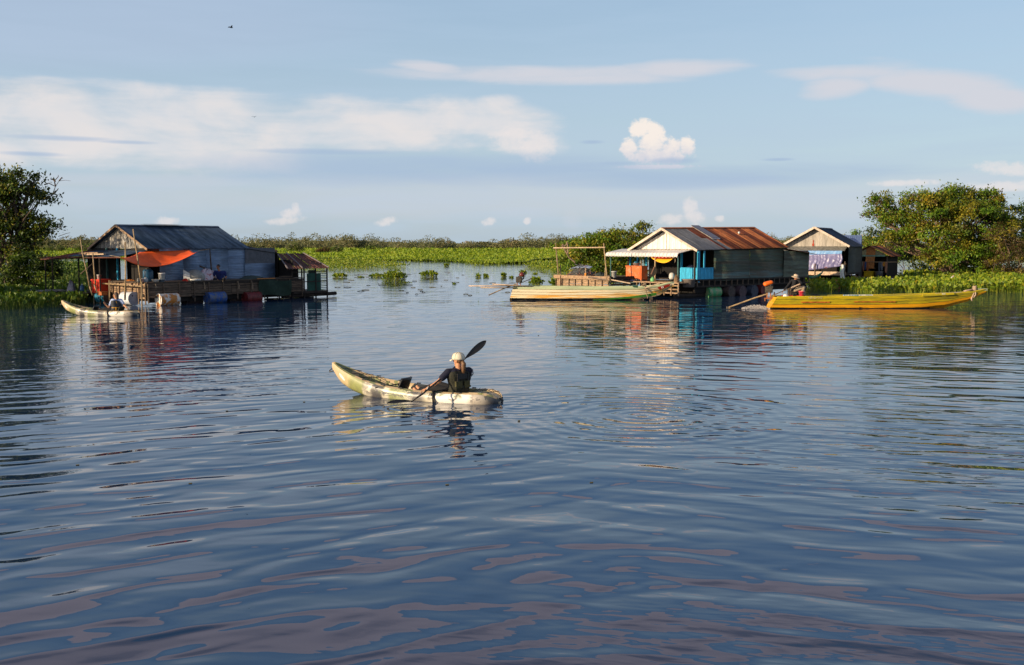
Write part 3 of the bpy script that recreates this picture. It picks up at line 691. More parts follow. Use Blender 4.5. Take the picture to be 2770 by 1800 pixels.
# ------------------------------------------------------------ drums
def drum(label, loc, rz, body, endm=None, r=.29, L=.88, group='oil drums that float the houses', tilt=0):
    t = thing('drum', label, 'drum', loc, rz, group)
    M = Matrix.Rotation(pi / 2, 3, 'Y')
    prof = [(r, -L / 2), (r, -L / 6 - .02), (r + .014, -L / 6), (r, -L / 6 + .02), (r, L / 6 - .02), (r + .014, L / 6), (r, L / 6 + .02), (r, L / 2)]
    obj('shell', MB().lathe(prof, n=24, M=M), body, t, False)
    for sx in (-1, 1):
        x = sx * (L / 2); e = MB().lathe([(r + .012, 0), (r + .012, .02), (r - .02, .02), (r - .03, .008), (1e-4, .008)], (x - .008, 0, 0), 24, Matrix.Rotation(sx * pi / 2, 3, 'Y'))
        en = obj('end_cap', e, endm or body, t)
        obj('bung', MB().lathe([(.035, 0), (.035, .03)], (x, .1, .14), 10, Matrix.Rotation(sx * pi / 2, 3, 'Y')), black, en)
    return t
d_teal = mat('teal_drum_paint', (.03, .22, .34), .45, var=.3, scale=4); d_white = mat('white_drum_paint', (.66, .68, .72), .4, var=.2, scale=3)
d_rusty = mat('rusty_white_drum', (.60, .56, .50), .5, var=.3, scale=4, col2=(.45, .17, .03), lo=.46, hi=.56)
d_blue = mat('blue_drum_paint', (.02, .08, .30), .45, var=.4, scale=5, col2=(.10, .12, .16)); d_red = mat('dark_red_drum_paint', (.16, .02, .02), .5, var=.4)
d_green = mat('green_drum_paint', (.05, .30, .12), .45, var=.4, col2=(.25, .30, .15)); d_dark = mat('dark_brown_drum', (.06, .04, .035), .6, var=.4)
d_end_rust = mat('rust_drum_end', (.62, .22, .04), .6, var=.3, scale=4, col2=(.72, .66, .58), lo=.42, hi=.52)

# ------------------------------------------------------------ LEFT FLOATING HOUSE
LF = Frame(G(400, 828), 50)
def slat_side(root, F_, along, fixed, a0, a1, z0, z1, rows, seg, m, th=.025, gap=.018, axis='x', off=0, post_every=.9, postm=None, zpost=(-.25, 0)):
    """horizontal slats with posts in front; each slat and post is one part"""
    hgt = (z1 - z0) / rows; n = max(1, round((a1 - a0) / seg)); L = (a1 - a0) / n
    for r in range(rows):
        for k in range(n):
            j = random.uniform(-.012, .012); x0 = a0 + k * L + .01; x1 = a0 + (k + 1) * L - .01
            z = z0 + (r + .5) * hgt + j * .5; f = fixed + random.uniform(-.008, .008)
            A, B = ((x0, f, z + j), (x1, f, z - j)) if axis == 'x' else ((f, x0, z + j), (f, x1, z - j))
            obj('slat', MB().beam(A, B, th, hgt - gap - random.uniform(-.008, .006)), m, root)
    k = 0; x = a0
    while x <= a1 + .01:
        f = fixed + off; zt = z1 + zpost[1] + random.uniform(-.03, .05)
        A, B = ((x, f, z0 + zpost[0]), (x + random.uniform(-.02, .02), f, zt)) if axis == 'x' else ((f, x, z0 + zpost[0]), (f, x + random.uniform(-.02, .02), zt))
        obj('post', MB().beam(A, B, .05, .045), postm or m, root); x += post_every
def gable_roof(root, x0, x1, y0, y1, ze, zr, nsheet, mats, oy=.2, yr=None, tilt=0, waves=10, amp=.014, nb=2, sag=.02):
    yr = yr if yr is not None else (y0 + y1) / 2
    w = (x1 - x0) / nsheet
    for side in (0, 1):
        for k in range(nsheet):
            xa = x0 + k * w; dz = tilt * (k + .5) / nsheet
            j = random.uniform(-.03, .03); zj = random.uniform(0, .012) + (k % 2) * .008
            if side == 0:   # near slope, eave at y0
                eave = Vector((xa - .03, y0 - oy + j, ze - oy * (zr - ze) / (yr - y0) + dz + zj)); ridge = Vector((xa - .03, yr, zr + dz + zj))
                mb = MB().sheet(eave, (w + .05, 0, tilt / nsheet), ridge - eave, waves, amp, nb=nb, sag=sag)
            else:
                eave = Vector((xa - .03, y1 + oy + j, ze - oy * (zr - ze) / (y1 - yr) + dz + zj)); ridge = Vector((xa - .03, yr, zr + dz + zj))
                mb = MB().sheet(ridge, (w + .05, 0, tilt / nsheet), eave - ridge, waves, amp, nb=nb, sag=sag)
            obj('roof_sheet', mb, mats[k % len(mats)], root, True)
    obj('ridge_cap', MB().grid(lambda u, v: (x0 + (x1 - x0) * u, yr + (v - .5) * .3, zr + .035 + tilt * u - abs(v - .5) * .12), 1, 2, .006), mats[-1], root)
def gable_boards(root, x, y0, y1, ze, zr, n, m, th=.02, yr=None):
    yr = yr if yr is not None else (y0 + y1) / 2; w = (y1 - y0) / n
    top = lambda y: ze + (zr - ze) * (1 - abs(y - yr) / ((y1 - y0) / 2))
    for k in range(n):
        a, c = y0 + k * w + .004, y0 + (k + 1) * w - .004; xx = x + (k % 2) * .012
        pts = [(xx, a, ze - .03), (xx, c, ze - .03), (xx, c, max(top(c), ze)), (xx, a, max(top(a), ze))]
        if a < yr < c: pts.insert(3, (xx, yr, zr))
        obj('gable_board', MB().prism(pts, (th, 0, 0)), m, root)

def left_house():
    Z = 1.08
    h = thing('floating_house', 'left floating house with blue grey tin roof and stained gable', 'house', LF.w(0, 0), LF.p)
    X0, X1, Y0, Y1 = .95, 6.75, 1.5, 7.0
    gable_roof(h, X0 - .12, X1, Y0, Y1, 2.74, 3.86, 9, [galv], oy=.16, waves=9)
    gable_boards(h, X0 + .12, Y0, Y1, 2.70, 3.80, 16, gablegrey)
    for (a, c) in (((X0 - .14, Y0 - .18, 2.64), (X0 - .14, 4.25, 3.84)), ((X0 - .14, Y1 + .18, 2.64), (X0 - .14, 4.25, 3.84))):
        obj('barge_board', MB().beam(a, c, .03, .11), woodlit, h)
    obj('roof_patch', MB().sheet((2.3, 4.05, 3.93), (2.1, 0, 0), (0, .5, -.01), 1, .004), white, h)
    # shaded long wall: overlapping horizontally laid tin sheets
    for r in range(4):
        for k in range(4):
            x = X0 + .6 + k * 1.30; z = Z - .08 + r * .42
            obj('wall_sheet', MB().sheet((x, Y0 - .01 - .006 * ((k + r) % 2), z), (0, 0, .44), (1.33, 0, 0), 5, .010), galvwall, h, True)
    obj('wall_sheet', MB().sheet((X1 - .25, Y0 - .04, Z + .78), (0, 0, .85), (1.9, 0, 0), 1, .002), mat('flat_grey_panel', (.10, .11, .13), .6), h)
    for r in range(2):
        obj('wall_sheet', MB().sheet((X1 - .3, Y0 - .03 - r * .008, Z - .06 + r * .42), (0, 0, .44), (1.95, 0, 0), 5, .010), galvwall, h, True)
    obj('eave_beam', MB().beam((X0, Y0 + .02, 2.62), (X1 + .1, Y0 + .02, 2.62), .06, .10), rustdark, h)
    # roof continuing low to the right over the kitchen end
    for k in range(3):
        x = X1 - .1 + k * .72
        obj('roof_sheet', MB().sheet((x, Y0 - .1, 2.66 - k * .10), (.74, 0, -.10), (0, 3.6, .5), 9, .012), darkwood, h)
    # closed walls, toned near-black to hold the shade inside
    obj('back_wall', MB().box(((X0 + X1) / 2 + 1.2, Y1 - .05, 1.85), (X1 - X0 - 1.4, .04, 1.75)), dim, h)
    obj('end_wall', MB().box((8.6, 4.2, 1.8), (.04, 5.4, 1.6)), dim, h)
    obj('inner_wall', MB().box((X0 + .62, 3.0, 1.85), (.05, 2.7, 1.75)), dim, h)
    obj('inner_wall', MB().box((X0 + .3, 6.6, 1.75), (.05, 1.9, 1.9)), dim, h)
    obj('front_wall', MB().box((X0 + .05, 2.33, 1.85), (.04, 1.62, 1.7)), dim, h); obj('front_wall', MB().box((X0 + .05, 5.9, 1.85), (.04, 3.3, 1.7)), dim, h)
    obj('house_floor', MB().box((4.6, 4.3, .98), (7.9, 5.5, .08)), darkwood, h)
    yb = LF.sy(319, X0, 1.5)
    obj('post', MB().beam((X0, yb, .6), (X0, yb, 2.7), .09, .09), blue, h)
    obj('post', MB().beam((X0, yb + 1.05, .6), (X0, yb + 1.05, 2.7), .09, .09), teal, h)
    # veranda roof of old sheets, low and sloping to the front
    va = -.55
    for k in range(8):
        y = Y0 - .05 + k * 1.02; zz = 2.34 - .012 * k - (.14 if k > 5 else 0)
        obj('veranda_sheet', MB().sheet((va, y, zz + random.uniform(-.02, .02)), (0, 1.05, -.01), (X0 + .35 - va, 0, .33), 9, .012), galv if k < 5 else rustdark, h)
    for k in range(3):
        obj('veranda_sheet', MB().sheet((va - .7 - .1 * k, 4.9 + k * 1.0, 2.22), (0, 1.0, -.03), (1.0, 0, .08), 9, .010), rustdark, h)
    obj('eave_pole', MB().tube([(va, Y0 - .2, 2.27), (va - .02, 5, 2.23), (va, 9.5, 2.10)], .03), rustred, h)
    for k, y in enumerate((3.4, 5.5, 8.3, 9.1)):
        obj('post', MB().tube([(va, y, -.4), (va + .03, y, 2.25)], .035), darkwood, h)
    obj('plank_pile', MB().beam((va + .2, 3.6, 2.46), (va + .25, 5.6, 2.44), .3, .1), woodlit, h)
    obj('plank_pile', MB().beam((va + .1, 3.0, 2.42), (va + .12, 4.9, 2.39), .12, .06), plank_pale, h)
    # low veranda floor on the left
    for k in range(6):
        obj('floor_plank', MB().beam((va - .2 + k * .27, 4.3, .50), (va - .2 + k * .27, 9.6, .47), .24, .04), darkwood, h)
    # deck round the house
    for k in range(6):
        obj('deck_plank', MB().beam((-.02, .13 + k * .25, Z), (9.3, .13 + k * .25, Z), .23, .04), wood, h)
    for k in range(4):
        obj('deck_plank', MB().beam((.12 + k * .25, 1.55, Z), (.12 + k * .25, 4.3, Z), .23, .04), wood, h)
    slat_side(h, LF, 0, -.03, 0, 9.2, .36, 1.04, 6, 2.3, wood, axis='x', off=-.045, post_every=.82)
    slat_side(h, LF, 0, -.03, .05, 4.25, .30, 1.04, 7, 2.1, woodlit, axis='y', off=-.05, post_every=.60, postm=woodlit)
    obj('edge_beam', MB().beam((-.06, .0, 1.00), (9.2, -.03, 1.00), .07, .10), darkwood, h)
    for x in (.6, 2.4, 4.2, 6.0, 7.8): obj('float_beam', MB().tube([(x, -.1, .34), (x, 6.8, .32)], .09), darkwood, h)
    obj('float_beam', MB().tube([(-.1, .25, .48), (9.2, .25, .45)], .08), darkwood, h)
    obj('shade_backing', MB().box((4.6, .14, .55), (9.0, .04, .85)), dim, h); obj('shade_backing', MB().box((.14, 2.2, .60), (.04, 4.2, .8)), darkwood, h)  # dark sheets added behind the slats to stand in for shade under the deck
    # mooring rail in front of the lit end
    rr = MB().tube([(-.35, -.15, .93), (-.33, 2, .96), (-.33, 4.6, .99)], .035); obj('rail', rr, bamboo, h)
    for y in (-.12, 1.35, 2.85, 4.4): obj('rail_post', MB().tube([(-.37, y, -.5), (-.35, y, 1.15)], .032), bamboo, h)
    # dark green netting hung at the kitchen end
    x0, x1 = LF.sx(700, -.12, .8), LF.sx(786, -.12, .8)
    obj('netting', MB().grid(lambda u, v: (x0 + (x1 - x0) * u, -.16 + .06 * sin(9 * u + 3 * v), .22 + .80 * v + .05 * sin(6 * u)), 14, 6, .01), mat('dark_green_net', (.02, .045, .03), .9), h)
    return h
left_house()

# lean-to shed right of the left house
def shed():
    F_ = Frame(LF.w(9.4, .5), 50); h = thing('shed', 'lean-to shed with red rusty roof and green mesh sides, right end of the left house', 'shed', F_.w(0, 0), F_.p)
    xa, xb = F_.sx(749, 1.9, 2.3), F_.sx(822, 1.9, 2.3); xe0, xe1 = F_.sx(778, -.7, 1.55), F_.sx(892, -.7, 1.55)
    n = 5
    for k in range(n):
        a = Vector((xa + (xb - xa) * k / n, 1.9, 2.36 + random.uniform(0, .03))); c = Vector((xa + (xb - xa) * (k + 1) / n, 1.9, 2.38))
        e = Vector((xe0 + (xe1 - xe0) * k / n, -.7, 1.58)); g = Vector((xe0 + (xe1 - xe0) * (k + 1) / n, -.7, 1.58))
        obj('roof_sheet', MB().grid(lambda u, v: (e.lerp(g, u)).lerp(a.lerp(c, u), v) + Vector((0, 0, .02 * sin(u * 18) + .01 * (k % 2))), 14, 2, .006), rustred, h)
    for t in (0, .35, .98): obj('roof_batten', MB().beam(Vector((xe0, -.7, 1.63)).lerp(Vector((xe1, -.7, 1.63)), t), Vector((xa, 1.9, 2.42)).lerp(Vector((xb, 1.9, 2.42)), t), .06, .04), mat('grey_batten', (.20, .17, .17), .8), h)
    X0, X1 = F_.sx(790, -.4, 1.), F_.sx(884, -.4, 1.)
    obj('floor', MB().box(((X0 + X1) / 2, .7, .30), (X1 - X0, 2.4, .12)), darkwood, h)
    for x in (X0, (X0 * 2 + X1) / 3, (X0 + 2 * X1) / 3, X1):
        obj('post', MB().beam((x, -.42, -.3), (x, -.42, 1.62), .06, .06), darkwood, h); obj('post', MB().beam((x, 1.8, -.3), (x, 1.8, 2.3), .06, .06), darkwood, h)
    gm = mat('green_mesh_panel', (.015, .07, .05), .8, var=.4)
    obj('wall_panel', MB().box(((X0 + X1 * 2) / 3 - .2, -.38, .92), ((X1 - X0) * .22, .03, 1.15)), gm, h)
    obj('wall_panel', MB().box((X1 - .9, -.40, .84), (.95, .03, .95)), gm, h)
    for k in range(12): obj('slat', MB().beam((X1 - .42, -.40, .42 + k * .095), (X1, -.40, .42 + k * .095), .02, .04), teal, h)
    obj('rail', MB().beam((X0, -.44, .86), (X1, -.44, .88), .04, .05), darkwood, h)
    obj('rail', MB().beam((X0, -.44, 1.40), (X1, -.44, 1.38), .04, .05), darkwood, h)
    obj('inner_wall', MB().box((X0 + .3, 1.0, 1.2), (.05, 2.2, 1.7)), dim, h)
    obj('inner_wall', MB().box(((X0 + X1) / 2 + .3, 1.75, 1.0), (1.2, .05, 1.2)), dim, h)
    obj('float_log', MB().tube([(X0 - .6, -.3, .12), (X1 + .7, -.3, .16)], .11), darkwood, h)
    obj('float_log', MB().tube([(X0 - .6, 1.2, .12), (X1 + .3, 1.2, .12)], .11), darkwood, h)
shed()
# drums of the left house
drum('teal drum with its lower half rusty, floating left of the white drum', LF.w(-.25, LF.sy(282, -.25, .35), .30), LF.p + pi / 2, d_teal, d_dark)  # dark end colour stands in for the shade on that face
drum('white drum floating behind the far kayaker', LF.w(-.2, LF.sy(350, -.2, .33), .32), LF.p + pi / 2, d_white, mat('shaded_drum_end', (.34, .38, .46), .5), r=.31)  # bluish shade on the end face is put into its colour
drum('white drum with bright rusty orange end at the deck corner', LF.w(LF.sx(450, -.15, .25) + .05, -.20, .26), LF.p, d_rusty, d_end_rust, L=.95, r=.30)
drum('blue peeling drum under the middle of the dark deck', LF.w(LF.sx(583, -.15, .25), -.15, .24), LF.p, d_blue, L=.95)
drum('dark red drum at the shaded right part of the deck', LF.w(LF.sx(682, -.15, .2), -.15, .16), LF.p, d_red, L=.85)
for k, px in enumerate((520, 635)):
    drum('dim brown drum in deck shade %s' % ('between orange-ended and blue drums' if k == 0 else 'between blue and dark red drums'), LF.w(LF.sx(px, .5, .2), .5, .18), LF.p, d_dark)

# orange tarpaulin
def tarp():
    y0, y1 = -.1, 1.35
    xa, xb = LF.sx(327, y0, 2.2), LF.sx(536, y0, 2.5); xc, xd = LF.sx(378, y1, 2.5), LF.sx(470, y1, 2.6)
    def f(u, v):
        zs = 2.30 + .26 * u - 2.6 * u * (1 - u) * (1 - .25 * u)
        fr = Vector((xa + (xb - xa) * u, y0 + .10 * sin(pi * u), zs)); bk = Vector((xc + (xd - xc + .9) * u, y1, 2.52 + .10 * u))
        p = fr.lerp(bk, v); p.z -= .10 * sin(pi * v) + .012 * sin(30 * u + 8 * v) * sin(pi * v); return p
    t = thing('tarpaulin', 'bright orange tarpaulin sagging from poles in front of the left house', 'tarpaulin', LF.w(0, 0), LF.p)
    obj('sheet', MB().grid(f, 28, 10, .006), orangetarp, t, True)
    obj('rope', MB().tube([(xb, y0, 2.56), (LF.sx(567, -.1, 2.6), -.1, 2.66)], .012, 4), rope_m, t)
    obj('rope', MB().tube([(xa, y0, 2.3), (LF.sx(300, .8, 2.3), .9, 2.38)], .012, 4), rope_m, t)
tarp()
# poles, each standing in the water or on the deck
def pole(name, label, pts, r, m, Y, group=None):
    if not isinstance(Y, (list, tuple)): Y = [Y] * len(pts)
    P = [W(x, y, yy) for (x, y), yy in zip(pts, Y)]; b = P[0].copy()
    mb = MB().tube([p - b for p in P], [r, r * .75] if len(pts) == 2 else [r * (1 - .35 * i / (len(pts) - 1)) for i in range(len(pts))], 7)
    return single(name, label, 'pole', mb, m, b, 0, True, group)
pg = 'wooden poles round the left floating house'
pole('pole', 'straight pole rising from the lit deck fence beside the orange tarpaulin', [(338, 812), (340, 740), (339, 655)], .045, bamboo, 46.7, pg)
pole('pole', 'crooked leaning pole with its tip above the left tin roof', [(384, 776), (377, 735), (371, 690), (365, 655), (360, 620)], .04, bamboo, 46.6, pg)
pole('pole', 'upright brown pole that holds the right end of the orange tarpaulin', [(575, 768), (571, 720), (567, 673)], .045, wood, 51.2, pg)
pole('pole', 'long leaning pole in front of the veranda roof', [(244, 785), (236, 740), (224, 690), (217, 645)], .035, bamboo, 46, pg)
pole('pole', 'short crooked pole by the bucket on the red chest', [(258, 768), (254, 725), (251, 688)], .035, bamboo, 46.5, pg)
pole('pole', 'slanting thin pole lying across the dark veranda', [(218, 742), (252, 712)], .03, wood, 46.5, pg)
pole('pole', 'short stake leaning against the red chest, left one', [(243, 776), (250, 800)], .03, bamboo, 45.9, pg)
pole('pole', 'short stake leaning against the red chest, right one', [(255, 770), (265, 798)], .03, bamboo, 45.8, pg)

# things on the left deck
ZD = 1.10
def bucket(label, p, r, h, m, cat='bucket', name='bucket', grp=None):
    t = thing(name, label, cat, p, 0, grp)
    obj('body', MB().lathe([(r * .84, 0), (r, h), (r * 1.06, h), (r * 1.06, h - .03 * h / .3), (r * .97, h - .04), (r * .93, h), (r * .78, .03), (1e-4, .03)], n=18), m, t, True)
    hd = [Vector((r * 1.03 * cos(a), 0, h - r * .75 * sin(a))) for a in np.linspace(0, pi, 8)]
    obj('handle', MB().tube(hd, .006, 4), steel, t); return t
bucket('tall white plastic bucket beside the blue tin wall', LF.at(438, .35, ZD + .12), .155, .30, white)
bucket('small white bucket with printed mark standing on the red chest', LF.w(-.2, LF.sy(268, -.2, 1.2), 1.17), .10, .22, white)
bucket('low pale blue bowl under the tall white bucket', LF.at(437, .30, ZD), .15, .12, mat('pale_blue_plastic', (.25, .33, .42), .5), 'bowl', 'bowl')
def basin(label, p, r, h, m, name='basin', cat='basin', rx=0):
    mb = MB().lathe([(r * .6, 0), (r * .9, h * .6), (r, h), (r * 1.05, h), (r * .98, h * .95), (r * .85, h * .55), (r * .55, .03), (1e-4, .03)], n=20, M=Matrix.Rotation(rx, 3, 'Y'))
    return single(name, label, cat, mb, m, p, 0, True)
basin('shallow pale enamel basin left of the tall white bucket', LF.at(421, .25, ZD), .17, .13, offwhite)
tb = thing('barrel', 'dark blue plastic barrel behind the glass jars', 'barrel', LF.at(401, .9, ZD), 0)
obj('body', MB().lathe([(.20, 0), (.24, .08), (.24, .5), (.20, .58), (.12, .60)], n=20), mat('dark_blue_plastic', (.012, .07, .14), .4), tb, True)
obj('lid', MB().lathe([(.13, .60), (.13, .65), (1e-4, .655)], n=16), black, tb)
for k, (px, r, h, m, lb) in enumerate([(394, .10, .22, mat('clear_jar', (.35, .38, .40), .2), 'big glass jar in front of the blue barrel'), (385, .08, .17, mat('pink_clay', (.38, .22, .18), .7), 'pinkish jar by the foot of the crooked pole'),
                                       (375, .08, .18, mat('smoky_jar', (.12, .12, .11), .3), 'smoky jar left of the pinkish one')]):
    j = thing('jar', lb, 'jar', LF.at(px, .3, ZD), 0, 'jars on the left deck'); obj('body', MB().lathe([(r * .8, 0), (r, .03), (r, h * .8), (r * .6, h)], n=14), m, j, True); obj('lid', MB().lathe([(r * .62, h), (r * .62, h + .02), (1e-4, h + .02)], n=14), steel, j)
# big tub on its side
c = LF.at(528, .5, ZD)
tb = thing('tub', 'large grey and white tub tipped over on the deck, left of the seated man', 'tub', c, R(20))
obj('body', MB().lathe([(.30, 0), (.38, .38), (.42, .40), (.42, .36), (.36, .34), (.28, .03), (1e-4, .03)], (0, 0, .33), 22, Matrix.Rotation(R(64), 3, 'X') @ Matrix.Rotation(pi, 3, 'X'), (1.2, .8, 1)), mat('grey_tub', (.34, .34, .32), .5), tb, True)
obj('rim_sheet', MB().grid(lambda u, v: (-.55 + .3 * u, -.15 + .15 * v, .10 + .45 * v * (1 - .4 * u)), 3, 3, .02), offwhite, tb)
tag(obj('rice_basket', MB().lathe([(.28, 0), (.30, .10), (.31, .10), (.29, .02), (1e-4, .02)], LF.at(527, .15, ZD), 20), offwhite, None, True), 'flat white basin rim lying below the tipped grey tub', 'basin')
def heap(label, name, cat, p, rx, ry, h, m, seed=0, rz=0, amp=.25):
    def f(u, v):
        a = 2 * pi * u; r = v
        hh = h * (1 - r ** 2.2) * (1 + amp * sin(5 * a + seed) * r + amp * .6 * sin(9 * a + 2 * seed + 6 * r)) + .012 * sin(40 * u + 9 * v)
        return (rx * r * cos(a) * (1 + .12 * sin(3 * a + seed)), ry * r * sin(a), max(hh, 0))
    return single(name, label, cat, MB().grid(f, 36, 9, 0), m, p, rz, True)
bl = mat('floral_blanket', (.62, .52, .55), .9, var=.2, scale=9, col2=(.45, .10, .10), lo=.55, hi=.62)
heap('crumpled pale floral blanket piled behind the grey tub', 'blanket', 'blanket', LF.at(560, .95, ZD), .62, .4, .50, bl, 2, LF.p)
heap('small red and white cloth left of the tipped tub', 'cloth', 'cloth', LF.at(502, .25, ZD), .16, .12, .12, redcloth, 4)
pole('stick', 'flat stick leaning over the floral blanket', [(540, 720), (575, 735)], .04, wood, 50.6)
heap('dark bundled fishing net on the deck right of the seated man', 'fishing_net', 'net', LF.at(680, .3, ZD), .75, .3, .16, mat('dark_net', (.035, .05, .045), .9), 1, LF.p)
single('plank', 'orange sunlit board on the deck edge above the green netting', 'plank', MB().beam((-.55, 0, 0), (.55, 0, 0), .08, .035), mat('orange_board', (.55, .22, .05), .7), LF.at(720, -.1, 1.12), LF.p)
single('plank', 'thin board on the shed rail above the green netting', 'plank', MB().beam((-.4, 0, 0), (.4, 0, 0), .06, .03), wood, LF.at(772, -.1, 1.2), LF.p)
heap('orange peelings and scraps beside the bowls at the fence corner', 'scraps', 'scraps', LF.w(.5, LF.sy(352, .5, 1.1), ZD), .25, .12, .07, mat('orange_scraps', (.5, .16, .03), .9, var=.5, scale=20), 3)
for k, (px, lb) in enumerate([(552, 'rope loop hanging off the deck above the blue drum'), (644, 'long rope hanging between the blue and red drums'), (681, 'twisted rope hanging above the dark red drum'), (420, 'short rope end at the lit deck corner')]):
    x = LF.sx(px, -.12, .8); L = (.32, .40, .42, .2)[k]
    single('rope', lb, 'rope', MB().tube([(0, 0, 0), (.03, -.02, -L * .5), (.0, -.02, -L), (.07, 0, -L * 1.02), (.08, 0, -L * .5)], .014, 5), rope_m, LF.w(x, -.12, 1.03), LF.p)
# low veranda goods
rm = mat('red_plastic', (.60, .035, .01), .5, var=.2)
yv = LF.sy(265, -.35, .8)
ch = thing('chest', 'red plastic chest at the left end of the lit deck fence', 'chest', LF.w(-.2, yv, .50), LF.p)
obj('body', MB().box((0, 0, .30), (.55, .80, .60)), rm, ch); obj('lid', MB().box((0, 0, .64), (.60, .86, .08)), rm, ch)
for y in (-.25, 0, .25): obj('rib', MB().box((-.285, y, .3), (.03, .05, .55)), rm, ch)
single('crate', 'small orange brown crate at the foot of the red chest', 'crate', MB().box((0, 0, .08), (.3, .35, .16)).box((0, 0, .17), (.34, .39, .03)), mat('orange_brown_plastic', (.45, .13, .03), .6), LF.w(-.5, LF.sy(278, -.5, .5), .42), LF.p)
wb = thing('water_bottle', 'blue water bottle with white cap in the dark veranda', 'bottle', LF.w(-.3, LF.sy(222, -.3, .8), .52))
obj('body', MB().lathe([(.09, 0), (.10, .04), (.10, .26), (.04, .33)], n=14), mat('blue_bottle', (.05, .16, .32), .25), wb, True); obj('cap', MB().lathe([(.045, .33), (.045, .38), (1e-4, .38)], n=10), white, wb)
heap('pale sack slumped in the shade of the veranda', 'sack', 'sack', LF.w(-.3, LF.sy(193, -.3, .8), .5), .22, .2, .48, mat('pale_sacking', (.32, .30, .34), .9), 5)
single('raft', 'low grey raft boards on the hyacinths left of the veranda', 'raft', MB().box((0, 0, 0), (1.0, 2.2, .06)).box((0, -.8, .05), (.9, .3, .05)), mat('grey_boards', (.28, .27, .26), .8), LF.w(-.9, LF.sy(125, -.9, .5), .50), LF.p)
heap('red cloth hanging in the doorway beside the blue post', 'cloth', 'cloth', LF.w(1.4, LF.sy(309, 1.4, 1.4), 1.35), .10, .10, .42, redcloth, 2)

